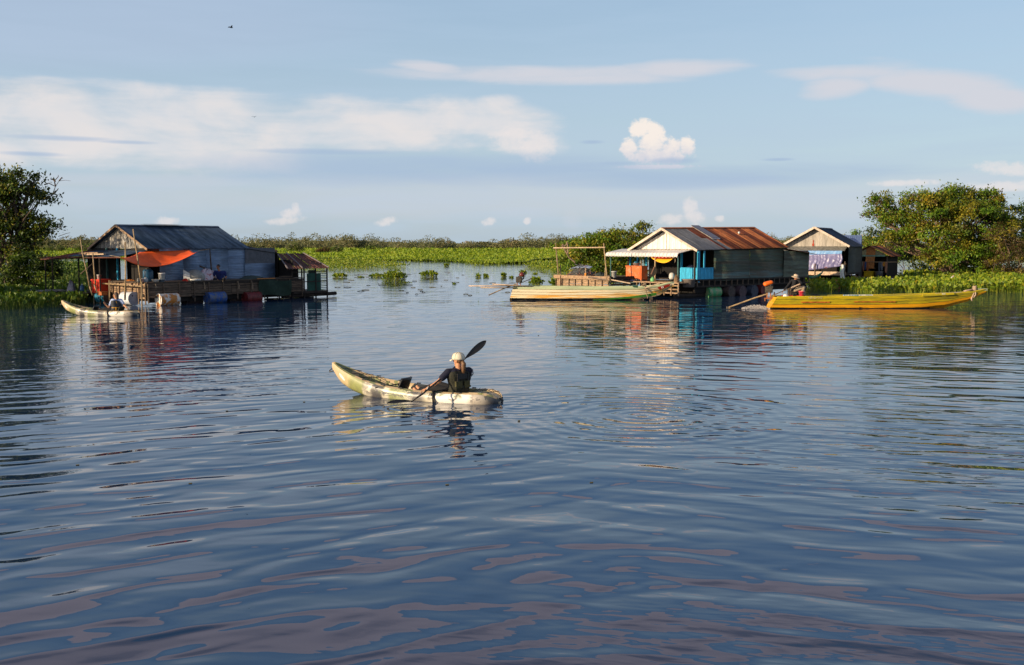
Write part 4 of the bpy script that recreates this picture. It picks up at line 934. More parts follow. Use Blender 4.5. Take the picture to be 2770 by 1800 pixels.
# ------------------------------------------------------------ RIGHT FLOATING HOUSE
RF = Frame(G(1888, 805.5), 40)
ZR = 1.02
def right_house():
    h = thing('floating_house', 'rusty roofed floating house with white gable and blue porch rail', 'house', RF.w(0, 0), RF.p)
    Wd = 4.72; XL = RF.sx(2128, 0, 2.7)
    # roof
    n = 13; x0 = -.35; w = (XL + .1 - x0) / n; yr = Wd / 2; zr, ze, oy = 3.80, 2.67, .18; tilt = .12
    mats = [greyroof, greyroof, greyroof, rustdark, rust, rustdark, rust, rust, rustdark, rust, rustdark, rust, rustdark]
    for side in (0, 1):
        for k in range(n):
            xa = x0 + k * w; dz = tilt * k / n
            y_e = -oy if side == 0 else Wd + oy; z_e = ze - oy * (zr - ze) / yr
            for part in ((0, 1),) if k not in (3, 4) else ((0, .5), (.5, 1)):
                mm = mats[k] if part != (0, .5) else greyroof
                e = Vector((xa - .02, y_e, z_e + dz)); g = Vector((xa - .02, yr, zr + dz)); p, q = e.lerp(g, part[0]), e.lerp(g, part[1])
                off = Vector((0, 0, (k % 2) * .008 + part[0] * .004)); sh = (p, q) if side == 0 else (q, p)
                obj('roof_sheet', MB().sheet(sh[0] + off, (w + .04, 0, tilt / n), sh[1] - sh[0], 8, .014, nb=2, sag=.012), mm, h, True)
            # rust runs: narrow darker lap strip per sheet
            if side == 0 and k > 2:
                e = Vector((xa + w * .55, y_e - .005, z_e + dz + .022)); g = Vector((xa + w * .55, yr, zr + dz + .022))
                obj('lap_strip', MB().sheet(e, (w * .36, 0, 0), g - e, 2, .012), rustdark if k % 2 else rust, h, True)
    obj('ridge_cap', MB().grid(lambda u, v: (x0 + (XL - x0) * u, yr + (v - .5) * .3, zr + .04 + tilt * u - abs(v - .5) * .13), 1, 2, .006), rust, h)
    # gable
    gable_boards(h, .05, 0, Wd, 2.62, 3.66, 22, whitewall)
    for (a, c) in (((-.38, -.2, 2.54), (-.38, yr, 3.76)), ((-.38, Wd + .2, 2.54), (-.38, yr, 3.76))): obj('barge_board', MB().beam(a, c, .03, .13), mat('cream_board', (.62, .50, .40), .8), h)
    obj('king_post', MB().beam((.02, yr, 2.6), (.02, yr, 3.6), .05, .07), whitewall, h)
    obj('tie_beam', MB().beam((.02, -.1, 2.58), (.02, Wd + .1, 2.58), .08, .08), wood, h)
    # curved tin awning over the front deck
    xa = RF.sx(1835, .2, 2.4) ; xa = -1.15
    ya, yb = RF.sy(1832, xa, 2.35), RF.sy(1637, xa, 2.35); na = 7
    for k in range(na):
        y = ya + (yb - ya) * k / na; wd = (yb - ya) / na
        def f(u, v, y=y, wd=wd, k=k):
            if v < .8: x = .25 + (xa + .12 - .25) * v / .8; z = 2.62 - .20 * v / .8
            else: t = (v - .8) / .2; x = xa + .12 - .12 * sin(t * pi / 2); z = 2.42 - .23 * (1 - cos(t * pi / 2))
            return (x, y + wd * u, z + .045 * abs(sin(u * 3 * pi)) - .02)
        obj('awning_sheet', MB().grid(f, 32, 12, .006), mat('white_painted_tin', (.66, .63, .60), .45, var=.12) if True else white, h, True)
    for q in range(22): obj('awning_rib', MB().tube([(.1, ya + (yb - ya) * q / 21, 2.585), (xa + .12, ya + (yb - ya) * q / 21, 2.405), (xa + .03, ya + (yb - ya) * q / 21, 2.34), (xa - .01, ya + (yb - ya) * q / 21, 2.18)], .013, 4), mat('awning_seam', (.30, .27, .25), .8), h)
    # posts
    Zd = ZR
    def post(px, x, z0, z1, m, r=.045, yy=None, rd=False):
        y = RF.sy(px, x, 1.6) if yy is None else yy
        obj('post', MB().beam((x, y, z0), (x, y, z1), r * 2, r * 2) if not rd else MB().tube([(x, y, z0), (x, y, z1)], r), m, h)
    post(1652, xa + .1, -.3, 2.3, teal, .035, rd=True); post(1772, xa + .15, .3, 2.3, bamboo, .04, rd=True); post(1834, xa + .1, -.3, 2.25, teal, .035, rd=True)
    post(1700, -.5, Zd, 2.4, darkwood, .04); post(1705, .02, Zd, 2.58, blue); post(1725, .9, Zd, 2.58, blue); post(1744, .02, Zd, 2.58, teal, .035); post(1749, .05, Zd, 2.58, blue)
    post(1843, .02, Zd - .2, 2.58, blue, .05); post(0, 0, Zd - .2, 2.6, blue, .055, 0.0); post(1879, -.3, .3, 2.5, darkwood, .04)
    x2 = RF.sx(1905, 0, 1.8); obj('post', MB().beam((x2, 0, Zd), (x2, 0, 2.6), .07, .07), blue, h)
    # blue rail boards, front (lit) and side (shaded)
    yl = RF.sy(1843, 0, 1.4); nb = 7
    for k in range(nb):
        y = yl * (k + .5) / nb; obj('rail_board', MB().box((-.01 - .006 * (k % 2), y, Zd + .22), (.022, yl / nb - .008, .68)), blue, h)
    xs = RF.sx(1929, 0, 1.4); nb = 8
    for k in range(nb):
        x = xs * (k + .5) / nb; obj('rail_board', MB().box((x, -.01 - .006 * (k % 2), Zd + .22), (xs / nb - .008, .022, .68)), blue, h)
    obj('rail_cap', MB().beam((-.02, -.01, Zd + .58), (-.02, yl, Zd + .58), .06, .035), blue, h); obj('rail_cap', MB().beam((0, -.02, Zd + .58), (xs, -.02, Zd + .58), .06, .035), blue, h)
    # walls toned near-black for the shade in the room behind
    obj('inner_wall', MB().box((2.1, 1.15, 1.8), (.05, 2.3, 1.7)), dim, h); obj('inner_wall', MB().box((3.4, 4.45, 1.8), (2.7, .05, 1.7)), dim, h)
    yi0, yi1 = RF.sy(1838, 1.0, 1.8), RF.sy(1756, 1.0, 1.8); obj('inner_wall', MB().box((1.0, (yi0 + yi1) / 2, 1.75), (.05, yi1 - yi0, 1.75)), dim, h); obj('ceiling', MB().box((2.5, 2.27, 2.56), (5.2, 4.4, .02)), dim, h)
    obj('house_floor', MB().box((XL / 2, Wd / 2, Zd - .06), (XL, Wd, .08)), darkwood, h)
    # long shaded wall of tin sheets, rows of them
    xw0, xw1, xw2 = xs + .02, RF.sx(2118, 0, 1.8), RF.sx(2186, 0, 1.8)
    rows = [(Zd - .15, .50), (Zd + .31, .62), (Zd + .89, .70)]
    cut = RF.sx(2027, 0, 1.8)
    for r, (z, hh) in enumerate(rows):
        for k, (a, c) in enumerate(((xw0, cut), (cut, xw1))):
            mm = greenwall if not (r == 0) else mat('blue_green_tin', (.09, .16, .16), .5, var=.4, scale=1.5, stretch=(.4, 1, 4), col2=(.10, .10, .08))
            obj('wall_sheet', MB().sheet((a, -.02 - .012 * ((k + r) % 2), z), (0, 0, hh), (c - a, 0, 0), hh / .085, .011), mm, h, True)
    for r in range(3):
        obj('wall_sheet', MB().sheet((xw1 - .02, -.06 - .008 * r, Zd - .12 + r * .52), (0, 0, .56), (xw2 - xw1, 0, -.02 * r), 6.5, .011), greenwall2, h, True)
    obj('low_roof', MB().sheet((XL - .25, -.35, 2.60), (xw2 - XL + .7, 0, -.32), (0, 2.2, .25), 14, .012), rustdark, h)
    obj('eave_beam', MB().beam((0, -.03, 2.58), (XL, -.03, 2.64), .06, .08), darkwood, h)
    obj('end_wall', MB().box((xw2 - .05, 1.6, 1.7), (.04, 3.2, 1.6)), dim, h)
    # floor frame with joists, then floats
    for k in range(22):
        x = -.2 + k * .5; obj('joist', MB().beam((x, -.10, .62), (x, -.10, .92), .05, .05), wood, h)
    obj('edge_beam', MB().beam((-.3, -.08, .95), (xw2, -.08, .90), .08, .09), darkwood, h); obj('edge_beam', MB().beam((-.3, -.08, .60), (xw2, -.08, .58), .08, .08), darkwood, h)
    obj('shade_backing', MB().box(((xw2 - .2) / 2, .12, .60), (xw2, .04, .75)), dim, h); obj('shade_backing', MB().box((.05, 2.2, .55), (.04, 4.2, .7)), dim, h)  # dark backing added behind the joists in place of shade
    # front deck with its own slatted skirt
    xf = xa - .45; yf0, yf1 = RF.sy(1838, xf, .6), RF.sy(1640, xf, .8)
    for k in range(7): obj('deck_plank', MB().beam((xf + .12 + k * .25, yf0, .82), (xf + .12 + k * .25, yf1, .82), .23, .04), woodlit, h)
    for r in range(3): obj('slat', MB().beam((xf - .02, yf0, .28 + r * .2), (xf - .02, yf0 + 1.6, .28 + r * .2), .03, .07), woodlit, h)
    for k in range(9): obj('joist', MB().beam((xf - .05, yf0 + .03 + k * .5, .15), (xf - .05, yf0 + .03 + k * .5, .84), .05, .05), woodlit, h)
    obj('edge_beam', MB().beam((xf - .03, yf0, .82), (xf - .03, yf1, .82), .07, .07), woodlit, h)
    for y in (yf0 + .3, yf0 + 2, yf0 + 3.6): obj('float_log', MB().tube([(xf, y, .1), (2.5, y, .1)], .14), darkwood, h)
    # solar panel lying down the roof
    pxa = RF.sx(1873, yr, 3.85)
    s = thing('solar_panel', 'dark solar panel strapped over the ridge of the rusty roof', 'solar panel', RF.w(0, 0), RF.p)
    a = Vector((pxa, yr + .12, 3.94)); sl_ = Vector((0, -1, -(zr - ze) / yr)).normalized(); c = a + sl_ * 1.75
    Mx = MB().prism([a, a + Vector((.72, 0, 0)), c + Vector((.72, 0, 0)), c], (0, .02, .045)); obj('frame', Mx, steel, s)
    i = Vector((.03, 0, .05)); Mx = MB().prism([a + i + sl_ * .03, a + Vector((.69, 0, .05)) + sl_ * .03, c + Vector((.69, 0, .05)) - sl_ * .03, c + i - sl_ * .03], (0, .01, .012)); obj('cells', Mx, mat('solar_cells', (.03, .04, .07), .25, var=.1), s)
    return XL, yr
right_house()
single('lamp_bulb', 'small white bulb sitting on the rusty roof', 'light bulb', MB().ball((0, 0, .06), .07).lathe([(.04, -.02), (.04, .03)], n=8), white, RF.w(RF.sx(1999, 1.5, 3.5), 1.5, 3.51), 0, True)

# porch things
XA = -1.15
def cabinet():
    y0 = RF.sy(1743, XA + .15, 1.2); y1 = RF.sy(1701, XA + .15, 1.2)
    w = y1 - y0; om = mat('orange_red_paint', (.62, .13, .03), .5, var=.25, scale=3, col2=(.50, .30, .18), lo=.52, hi=.72)
    t = thing('cabinet', 'orange painted box cabinet on legs under the awning', 'cabinet', RF.w(XA - .1, y0, .86), RF.p)
    obj('body', MB().box((.26, w / 2, .42), (.50, w, .70)), om, t); obj('door', MB().box((-.005, w / 2, .40), (.02, w - .14, .60)), om, t); obj('lid', MB().box((.26, w / 2, .80), (.56, w + .06, .06)), om, t)
    for a in (.05, .46):
        for c in (.05, w - .05): obj('leg', MB().beam((a, c, 0), (a, c, .08), .06, .06), om, t)
    obj('handle', MB().beam((-.03, .14, .36), (-.03, .14, .46), .02, .02), steel, t)
    p = RF.w(XA + .12, y0 + w / 2, .86 + .83)
    basin('wide steel bowl on top of the orange cabinet', p, .21, .15, steel, 'bowl', 'bowl')
    heap('blue teal cloth heaped in the steel bowl', 'cloth', 'cloth', p + Vector((0, 0, .10)), .17, .15, .14, mat('blue_teal_cloth', (.02, .14, .22), .8, var=.4, scale=12), 3)
cabinet()
# sagging yellow and red cloth under the awning
ya, yb = RF.sy(1821, XA + .12, 2.1), RF.sy(1760, XA + .12, 2.1)
hm = thing('hammock', 'yellow hammock cloth with red edge slung under the awning', 'hammock', RF.w(0, 0), RF.p)
def hf(u, v):
    s = sin(pi * min(1, u * (1.25 - .25 * u))) ** .7
    return (XA + .12 + .35 * v, ya + (yb - ya) * u, 2.19 - s * (.30 * (1 - v) ** 1 + .02) + .05 * v)
obj('cloth', MB().grid(hf, 20, 5, .006), yellowcloth, hm, True)
obj('red_edge', MB().grid(lambda u, v: Vector(hf(u, 0)) * 0 + Vector((XA + .10, ya + (yb - ya) * u, 2.21 - .085 * v * sin(pi * u) ** .5)), 14, 2, .005), redcloth, hm, True)
pt = thing('pot', 'white pot with a black base on the porch floor', 'pot', RF.w(-.35, RF.sy(1817, -.35, 1.1), .85))
obj('body', MB().lathe([(.13, .1), (.155, .2), (.15, .38), (.09, .47), (1e-4, .48)], n=18), offwhite, pt, True); obj('base', MB().lathe([(.12, 0), (.14, .11)], n=16), black, pt)
single('basin', 'big grey tub standing by the blue rail', 'tub', MB().lathe([(.30, 0), (.36, .42), (.40, .44), (.40, .40), (.34, .38), (.28, .04), (1e-4, .04)], n=24), mat('grey_brown_tub', (.20, .17, .15), .7), RF.w(-.62, RF.sy(1863, -.62, .9), .58), 0, True)
heap('knotted brown rope bundle on the corner of the porch deck', 'rope_bundle', 'rope', RF.w(-1.35, RF.sy(1829, -1.35, .9), .84), .14, .14, .34, mat('brown_rope', (.28, .17, .09), .9, var=.6, scale=14), 7, amp=.5)
single('jug', 'small light green jug on the deck beside the brown post', 'jug', MB().lathe([(.10, 0), (.12, .05), (.12, .16), (.03, .27)], n=12), mat('light_green_plastic', (.16, .45, .16), .5), RF.w(-1.45, RF.sy(1765, -1.45, .7), .84), 0, True)
heap('blue patterned cloth lying below the orange cabinet', 'cloth', 'cloth', RF.w(-1.5, RF.sy(1700, -1.5, .7), .84), .15, .5, .10, mat('blue_patterned_cloth', (.10, .14, .34), .9, var=.5, scale=14), 2, RF.p)
single('board', 'long pale board crossing from the raft to the porch', 'plank', MB().beam(W(1654, 757, 54.6), W(1706, 767, 54.0), .12, .05), plank_pale)
single('chair_back', 'brown board leaning in the shadow beside the brown post', 'board', MB().beam(W(1761, 743, 55.2), W(1770, 722, 55.2), .12, .04), mat('brown_board', (.22, .12, .08), .8))
heap('dark blue crumpled clothes in the shade on the blue rail', 'cloth', 'cloth', RF.w(.35, RF.sy(1868, .35, 1.6), 1.60), .28, .2, .16, mat('navy_cloth', (.015, .02, .05), .9), 2)
single('rope', 'rope end hanging from the awning corner', 'rope', MB().tube([(0, 0, 0), (.02, 0, -.12), (-.02, 0, -.22), (.01, 0, -.12)], .02, 5), rope_m, RF.w(XA, RF.sy(1826, XA, 2.1), 2.12))
# drums under the right house
rg = 'oil drums that float the houses'
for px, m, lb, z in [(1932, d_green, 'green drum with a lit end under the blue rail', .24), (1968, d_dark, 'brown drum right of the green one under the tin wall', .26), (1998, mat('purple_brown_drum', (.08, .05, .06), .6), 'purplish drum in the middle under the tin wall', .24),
                     (2030, mat('slate_drum', (.05, .06, .09), .6), 'slate blue drum right of the purplish one', .24), (2056, d_red, 'dull red drum behind the orange engine tank', .26)]:
    drum(lb, RF.w(RF.sx(px, -.05, .25), .12, z), RF.p + (0 if m is d_green else pi / 2), m, L=1.0 if m is d_green else .9, r=.32)

# slatted raft in front of the bushes
def raft():
    F_ = Frame(W(1652, 795, 54.9), 40); x0 = 0
    h = thing('raft', 'slatted wooden fish raft left of the white awning', 'raft', F_.w(0, 0), F_.p)
    L = F_.sy(1506, 0, 1.0)
    slat_side(h, F_, 0, 0, .1, L, .28, .92, 5, L / 3, woodlit, axis='y', off=-.05, post_every=L / 8.2, postm=wood)
    obj('edge_beam', MB().beam((-.08, .02, 1.02), (-.08, L + .15, 1.02), .07, .20), woodlit, h)
    obj('edge_beam', MB().beam((0, .05, 1.02), (2.2, .05, 1.02), .07, .18), darkwood, h)
    obj('edge_beam', MB().beam((2.2, .05, 1.02), (2.2, L, 1.02), .07, .18), darkwood, h); obj('post', MB().beam((-.13, L - .45, .1), (-.13, L - .45, 1.1), .1, .08), woodlit, h)
    for k in range(8): obj('deck_plank', MB().beam((.15 + k * .27, .1, 1.03), (.15 + k * .27, L, 1.03), .25, .04), darkwood, h)
    for r in range(4): obj('slat', MB().beam((0, .02, .35 + r * .16), (2.2, .02, .35 + r * .16), .03, .12), wood, h)
    for y in (.4, L / 2, L - .4): obj('float_log', MB().tube([(-.1, y, .1), (2.3, y, .1)], .14), darkwood, h)
    p = lambda px, z=1.05, x=.3: F_.w(x, F_.sy(px, x, z), z)
    # frame of poles
    t = thing('bamboo_gantry', 'bamboo gantry of two posts and a crossbar over the fish raft', 'gantry', F_.w(0, 0), F_.p)
    ya, yb = F_.sy(1511, .1, 1), F_.sy(1642, .1, 1); yat, ybt = F_.sy(1503, .1, 3), F_.sy(1633, .1, 3)
    obj('post', MB().tube([(.1, ya, 1.0), (.1, yat, 2.97)], [.04, .03]), bamboo, t); obj('post', MB().tube([(.1, yb, 1.0), (.1, ybt, 2.95)], [.04, .03]), bamboo, t)
    obj('crossbar', MB().tube([(.06, yat + .15, 2.68), (.06, ybt - .15, 2.72)], [.04, .032]), plank_pale, t)
    for lb, px, z1 in (('short broken stake beside the left post of the pole frame', 1516, 1.68), ('short stake beside the right post of the pole frame', 1637, 1.58)):
        q = p(px); single('stake', lb, 'stake', MB().tube([(0, 0, -.1), (0, 0, z1 - 1.05)], .035), bamboo, q)
    # heap of nets: many loose strands over a mound
    q = p(1572, 1.05, .8); nm = MB()
    for k in range(260):
        a, r = random.uniform(0, 2 * pi), random.uniform(0, 1) ** .6; hh = .62 * (1 - r ** 1.6) * random.uniform(.5, 1.15); c = Vector((r * .7 * cos(a), r * .95 * sin(a), hh))
        d = Vector((random.uniform(-1, 1), random.uniform(-1, 1), random.uniform(-.6, .6))) * .2
        nm.tube([c - d, c + Vector((0, 0, random.uniform(0, .06))), c + d], .011, 3)
    n = thing('net_heap', 'tangled heap of fishing nets with blue sheet on the raft', 'nets', q, F_.p)
    obj('strands', nm, mat('net_twine', (.16, .17, .17), .8, var=.6, scale=3, col2=(.35, .12, .06), lo=.5, hi=.6), n)
    def hf(u, v): a = 2 * pi * u; return (.62 * v * cos(a), .85 * v * sin(a), .52 * (1 - v ** 1.8) + .03 * sin(a * 7 + v * 8))
    obj('mound', MB().grid(hf, 24, 6), mat('net_mound', (.07, .075, .07), .95, var=.5, scale=8), n, True)
    obj('sheet', MB().grid(lambda u, v: (-.45 + .5 * u + .3 * v, .55 - 1.3 * u * .9, .38 + .42 * u - .35 * u * u + .03 * sin(14 * v + 9 * u) + .1 * v), 14, 6, .01), mat('crumpled_blue_sheet', (.30, .36, .50), .6, var=.4, scale=6), n, True)
    sr = p(1584, 1.05, .0); tt = thing('tied_post', 'short post wrapped with rope and an orange foot on the raft edge', 'post', sr); obj('shaft', MB().tube([(0, 0, 0), (.01, 0, .5)], .04), rope_m, tt); obj('foot', MB().lathe([(.055, 0), (.06, .2), (.03, .22)], n=10), mat('orange_plastic', (.75, .28, .02), .5), tt); obj('knot', MB().tube([(.05 * cos(a), .05 * sin(a), .3 + .02 * a) for a in np.linspace(0, 9, 20)], .015, 4), rope_m, tt)
    single('log', 'peeled log lying along the top edge of the raft', 'log', MB().tube([W(1590, 750, 54.3), W(1638, 757, 54.5)], .06), plank_pale)
    bucket('tall pale bucket behind the teal awning post', p(1661, 1.05, .3), .155, .36, offwhite)
    single('rope', 'coiled rope hung on the raft corner', 'rope', MB().tube([(.0, .16 * cos(a), .14 * sin(a)) for a in np.linspace(0, 12, 30)], .014, 4), rope_m, p(1645, 1.0, -.15), F_.p)
    heap('dark tangle of branches and net right of the net heap', 'net_bundle', 'net', p(1625, 1.05, 1.2), .35, .5, .22, mat('dark_net', (.035, .05, .045), .9), 4)
raft()

# ------------------------------------------------------------ HOUSE BEHIND, RIGHT
def back_house():
    BF = Frame(G(2290, 778), 60); Wd = 4.25; Ln = 4.6
    h = thing('floating_house', 'smaller house behind with grey gable boards and slate tin roof', 'house', BF.w(0, 0), BF.p)
    gable_roof(h, -.45, Ln, 0, Wd, 2.84, 4.02, 7, [mat('slate_roof_tin', (.065, .08, .105), .55, var=.3, scale=1)], oy=.2)
    gable_boards(h, 0, 0, Wd, 2.78, 3.95, 18, mat('pale_grey_boards', (.40, .36, .31), .8, var=.25, scale=2, stretch=(6, 6, .7)))
    for (a, c) in (((-.47, -.2, 2.74), (-.47, Wd / 2, 4.03)), ((-.47, Wd + .2, 2.74), (-.47, Wd / 2, 4.03))): obj('barge_board', MB().beam(a, c, .03, .14), mat('cream_board', (.62, .50, .40), .8), h)
    for k in range(7):
        y = .05 + k * .6; obj('awning_sheet', MB().sheet((-.75, y, 2.46 + .01 * (k % 2)), (0, .62, 0), (.85, 0, .32), 7, .012), mat('stained_grey_tin', (.24, .23, .20), .6, var=.35), h)
    obj('gable_mark', MB().box((-.015, 2.28, 2.98), (.02, .05, .42)).box((-.015, 2.28, 2.86), (.02, .12, .16)), mat('rust_red_stain', (.40, .06, .03), .9), h)
    for r in range(3): obj('wall_sheet', MB().sheet((.1, -.02 - .01 * r, .95 + r * .6), (0, 0, .62), (Ln, 0, 0), 7, .012), mat('dark_slate_tin', (.05, .06, .06), .6), h, True)
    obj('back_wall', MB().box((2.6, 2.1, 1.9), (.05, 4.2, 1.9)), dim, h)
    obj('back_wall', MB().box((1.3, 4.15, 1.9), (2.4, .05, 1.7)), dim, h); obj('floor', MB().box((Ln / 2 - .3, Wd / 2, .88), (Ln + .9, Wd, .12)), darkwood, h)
    obj('deck_beam', MB().beam((-.9, -.1, .95), (-.9, Wd + .8, .95), .08, .24), plank_pale, h); obj('deck_beam', MB().beam((-.95, -.3, .42), (-.95, 1.6, .42), .08, .12), plank_pale, h)
    for y in (-.05, 1.9, 3.6): obj('post', MB().tube([(-.95, y, -.3), (-.95, y, 1.6 if y > 1 else 1.75)], .045), wood, h)
    for y in (.3, 4.1): obj('post', MB().beam((-.55, y, .9), (-.55, y, 2.5), .07, .07), mat('green_post', (.03, .25, .05), .6), h)
    for y in (.5, 2.0, 3.6): obj('float_log', MB().tube([(-.8, y, .15), (3.5, y, .15)], .2), darkwood, h)
    obj('shade_backing', MB().box((.6, 1.8, .45), (.05, 4.6, .75)), dim, h)  # dark sheet added below the floor as painted shade
    # tarpaulin wall
    t = thing('tarpaulin', 'creased blue and silver tarpaulin hanging in front of the small house', 'tarpaulin', BF.w(0, 0), BF.p)
    ya, yb = BF.sy(2278, -.8, 2), BF.sy(2160, -.8, 2)
    def f(u, v):
        zb = 1.44 - .42 * u; z = 2.46 + (zb - 2.46) * v
        cr = sin(17 * u + 5 * v + 2 * sin(5 * u)) * .5 + sin(41 * u + 13 * v + 3 * sin(9 * v + 4 * u)) * .3 + sin(73 * u - 6 * v + 2 * sin(13 * u)) * .25
        return (-.8 + .055 * cr * min(1, v * 2), ya + (yb - ya) * u + .04 * sin(9 * v), z)
    def split(v0, v1): return MB().grid(lambda u, v: f(u, v0 + (v1 - v0) * v), 90, 12, .006)
    obj('top_band', split(0, .2), mat('pale_blue_tarp', (.16, .34, .62), .45, var=.2), t, True); obj('sheet', split(.2, 1), mat('silver_violet_tarp', (.20, .19, .36), .35, var=.2), t, True)
    # second roof behind
    B2 = Frame(BF.w(4.8, -.6), 60)
    g = thing('shelter_roof', 'bright blue tin roof peeking out behind the slate roof', 'roof', B2.w(0, 0), B2.p)
    a, c, d, e = W(2280, 637, 74), W(2332, 637, 74), W(2330, 664, 71.5), W(2290, 664, 71.5); inv = g.rotation_euler.to_matrix().inverted()
    L = lambda p: inv @ (p - B2.w(0, 0))
    obj('sheet', MB().grid(lambda u, v: L(a.lerp(c, u).lerp(e.lerp(d, u), v)) + Vector((0, 0, .015 * sin(u * 60))), 40, 2, .01), mat('blue_tin', (.16, .24, .42), .4, metal=.2), g)
    obj('end_wall', MB().prism([L(W(2332, 640, 74)), L(W(2332, 760, 74)), L(W(2322, 760, 71.6)), L(W(2325, 664, 71.6))], (.05, 0, 0)), darkwood, g)
    # bits
    q = W(2279, 742, 66.0)
    s = thing('shirt', 'white shirt hanging on a stick beside the blue tarpaulin', 'shirt', W(2279, 716, 66.0), 0)
    obj('cloth', MB().grid(lambda u, v: ((u - .5) * (.22 + .10 * v) + .02 * sin(9 * v), .05 * sin(8 * u), -v * 1.0 - .05 * abs(u - .5)), 10, 10, .02), white, s, True); obj('hanger', MB().tube([(-.22, 0, .02), (.25, 0, .04)], .02), wood, s)
    cn = thing('dinghy', 'small green dinghy hull propped in front of the small house deck', 'boat', W(2205, 746, 65.5), 0)
    def hull(u, v):
        x = (u - .5) * 1.1; w = .16 * (1 - (2 * u - 1) ** 4) ; a = pi * v; return (x, -w * cos(a) * .6, -w * sin(a) + .32 * (u - .5) + .16 * (2 * u - 1) ** 2)
    obj('hull', MB().grid(hull, 14, 8, .015), mat('green_hull_paint', (.05, .28, .16), .5, var=.4, col2=(.30, .24, .16), lo=.5, hi=.6), cn, True)
    heap('orange red buoy sack half hidden by hyacinths', 'buoy', 'buoy', W(2260, 782, 64.2) * 1, .26, .2, .55, mat('orange_red_sack', (.52, .16, .08), .8, var=.3, scale=8), 3)
    single('sign_board', 'small pink cloth on the post before the tarpaulin', 'cloth', MB().box((0, 0, 0), (.16, .02, .12)), mat('pink_cloth', (.62, .28, .26), .8), W(2234, 725, 65.8))
back_house()

# ------------------------------------------------------------ HUT WITH LAUNDRY
def hut():
    HF = Frame(G(2398, 768), 55); Wd = 2.55; Ln = 2.9
    h = thing('hut', 'little rusty roofed hut on stilts with laundry, right of the small house', 'hut', HF.w(0, 0), HF.p)
    for side in (0, 1):
        for k in range(4):
            x = -.2 + k * .85; e = Vector((x, -.35 if side == 0 else Wd + .35, 2.0)); g = Vector((x, Wd / 2, 2.78)); p, q = (e, g) if side == 0 else (g, e)
            obj('roof_sheet', MB().sheet(p + Vector((0, 0, .01 * (k % 2))), (.88, 0, -.02), q - p, 7, .014), rust if k % 2 == 0 or side else rustred, h, True)
    obj('gable_panel', MB().prism([(0, .95, 1.1), (0, 1.6, 1.1), (0, 1.5, 2.6), (0, 1.2, 2.7), (0, .85, 2.5)], (.03, 0, 0)), mat('woven_orange_panel', (.62, .24, .07), .8, var=.4, scale=9), h)
    obj('gable_panel', MB().prism([(.03, .15, 2.08), (.03, Wd - .15, 2.08), (.03, Wd - .2, 2.2), (.03, Wd / 2, 2.66), (.03, .2, 2.2)], (.03, 0, 0)), mat('woven_olive_panel', (.36, .33, .18), .8, var=.4, scale=9), h)
    obj('green_band', MB().box((-.02, Wd / 2, 2.04), (.02, Wd - .3, .10)), mat('pale_green_sheet', (.25, .42, .30), .6), h)
    for (x, y) in ((0, .02), (0, Wd), (0, 1.25), (Ln, .02), (Ln, Wd)): obj('post', MB().tube([(x, y, -.3), (x, y, 2.1 if y != 1.25 else 1.0)], .045), wood, h)
    obj('wall', MB().box((Ln / 2, .04, 1.2), (Ln, .03, 1.7)), dim, h); obj('wall', MB().box((Ln, Wd / 2, 1.2), (.03, Wd, 1.6)), dim, h); obj('wall', MB().box((Ln / 2 + .5, Wd, 1.2), (Ln - 1, .03, 1.6)), dim, h)
    obj('floor', MB().box((Ln / 2 - .1, Wd / 2 - .2, .43), (Ln + .3, Wd, .08)), wood, h)
    lp = thing('washing_pole', 'bamboo washing pole across the front of the hut', 'pole', HF.w(0, 0), HF.p)
    ya, yb = HF.sy(2433, -.15, 1.6), HF.sy(2306, -.15, 1.6); obj('shaft', MB().tube([(-.15, ya, 1.60), (-.15, yb, 1.58)], .03), bamboo, lp)
    cols = [(2316, 4, 48, (.16, .05, .04), 'maroon strip'), (2321, 3, 26, (.55, .45, .05), 'mustard cloth'), (2325, 4, 40, (.55, .03, .12), 'crimson garment'), (2331, 4, 20, (.45, .40, .34), 'beige cloth'), (2336, 5, 26, (.25, .10, .06), 'brown trousers'), (2341, 4, 22, (.05, .10, .25), 'navy cloth'),
            (2347, 5, 28, (.50, .16, .05), 'rust orange shirt'), (2379, 6, 26, (.12, .13, .15), 'dark grey trousers'), (2386, 5, 24, (.20, .21, .23), 'grey trousers'), (2391, 7, 12, (.62, .25, .03), 'amber towel'), (2397, 6, 30, (.38, .18, .10), 'tan shirt')]
    for px, w, L, c, nm in cols:
        y = HF.sy(px, -.2, 1.4); W2 = w * .027 * .8; LL = L * .027
        def f(u, v, W2=W2, LL=LL): return (.02 * sin(9 * u + 3 * v), (u - .5) * W2 * (1 + .25 * sin(4 * v)), -LL * v + .01 * sin(5 * u))
        single('garment', '%s hanging on the washing pole of the hut' % nm, 'laundry', MB().grid(f, 6, 8, .015), mat(nm.replace(' ', '_') + '_cloth', c, .85, var=.25, scale=8), HF.w(-.18, y, 1.6), HF.p, True, 'laundry on the hut pole')
    single('crate', 'bright yellow plastic crate on the hut platform', 'crate', MB().box((0, 0, .2), (.45, .62, .36)).box((0, 0, .40), (.5, .68, .05)), mat('yellow_plastic', (.80, .48, .01), .5), HF.w(-.15, HF.sy(2351, -.15, .7), .48), HF.p)
    single('basin', 'round steel washtub beside the yellow crate', 'tub', MB().lathe([(.26, 0), (.29, .4), (.31, .42), (.28, .4), (.25, .03), (1e-4, .03)], n=22), steel, HF.w(-.1, HF.sy(2378, -.1, .7), .48), 0, True)
hut()
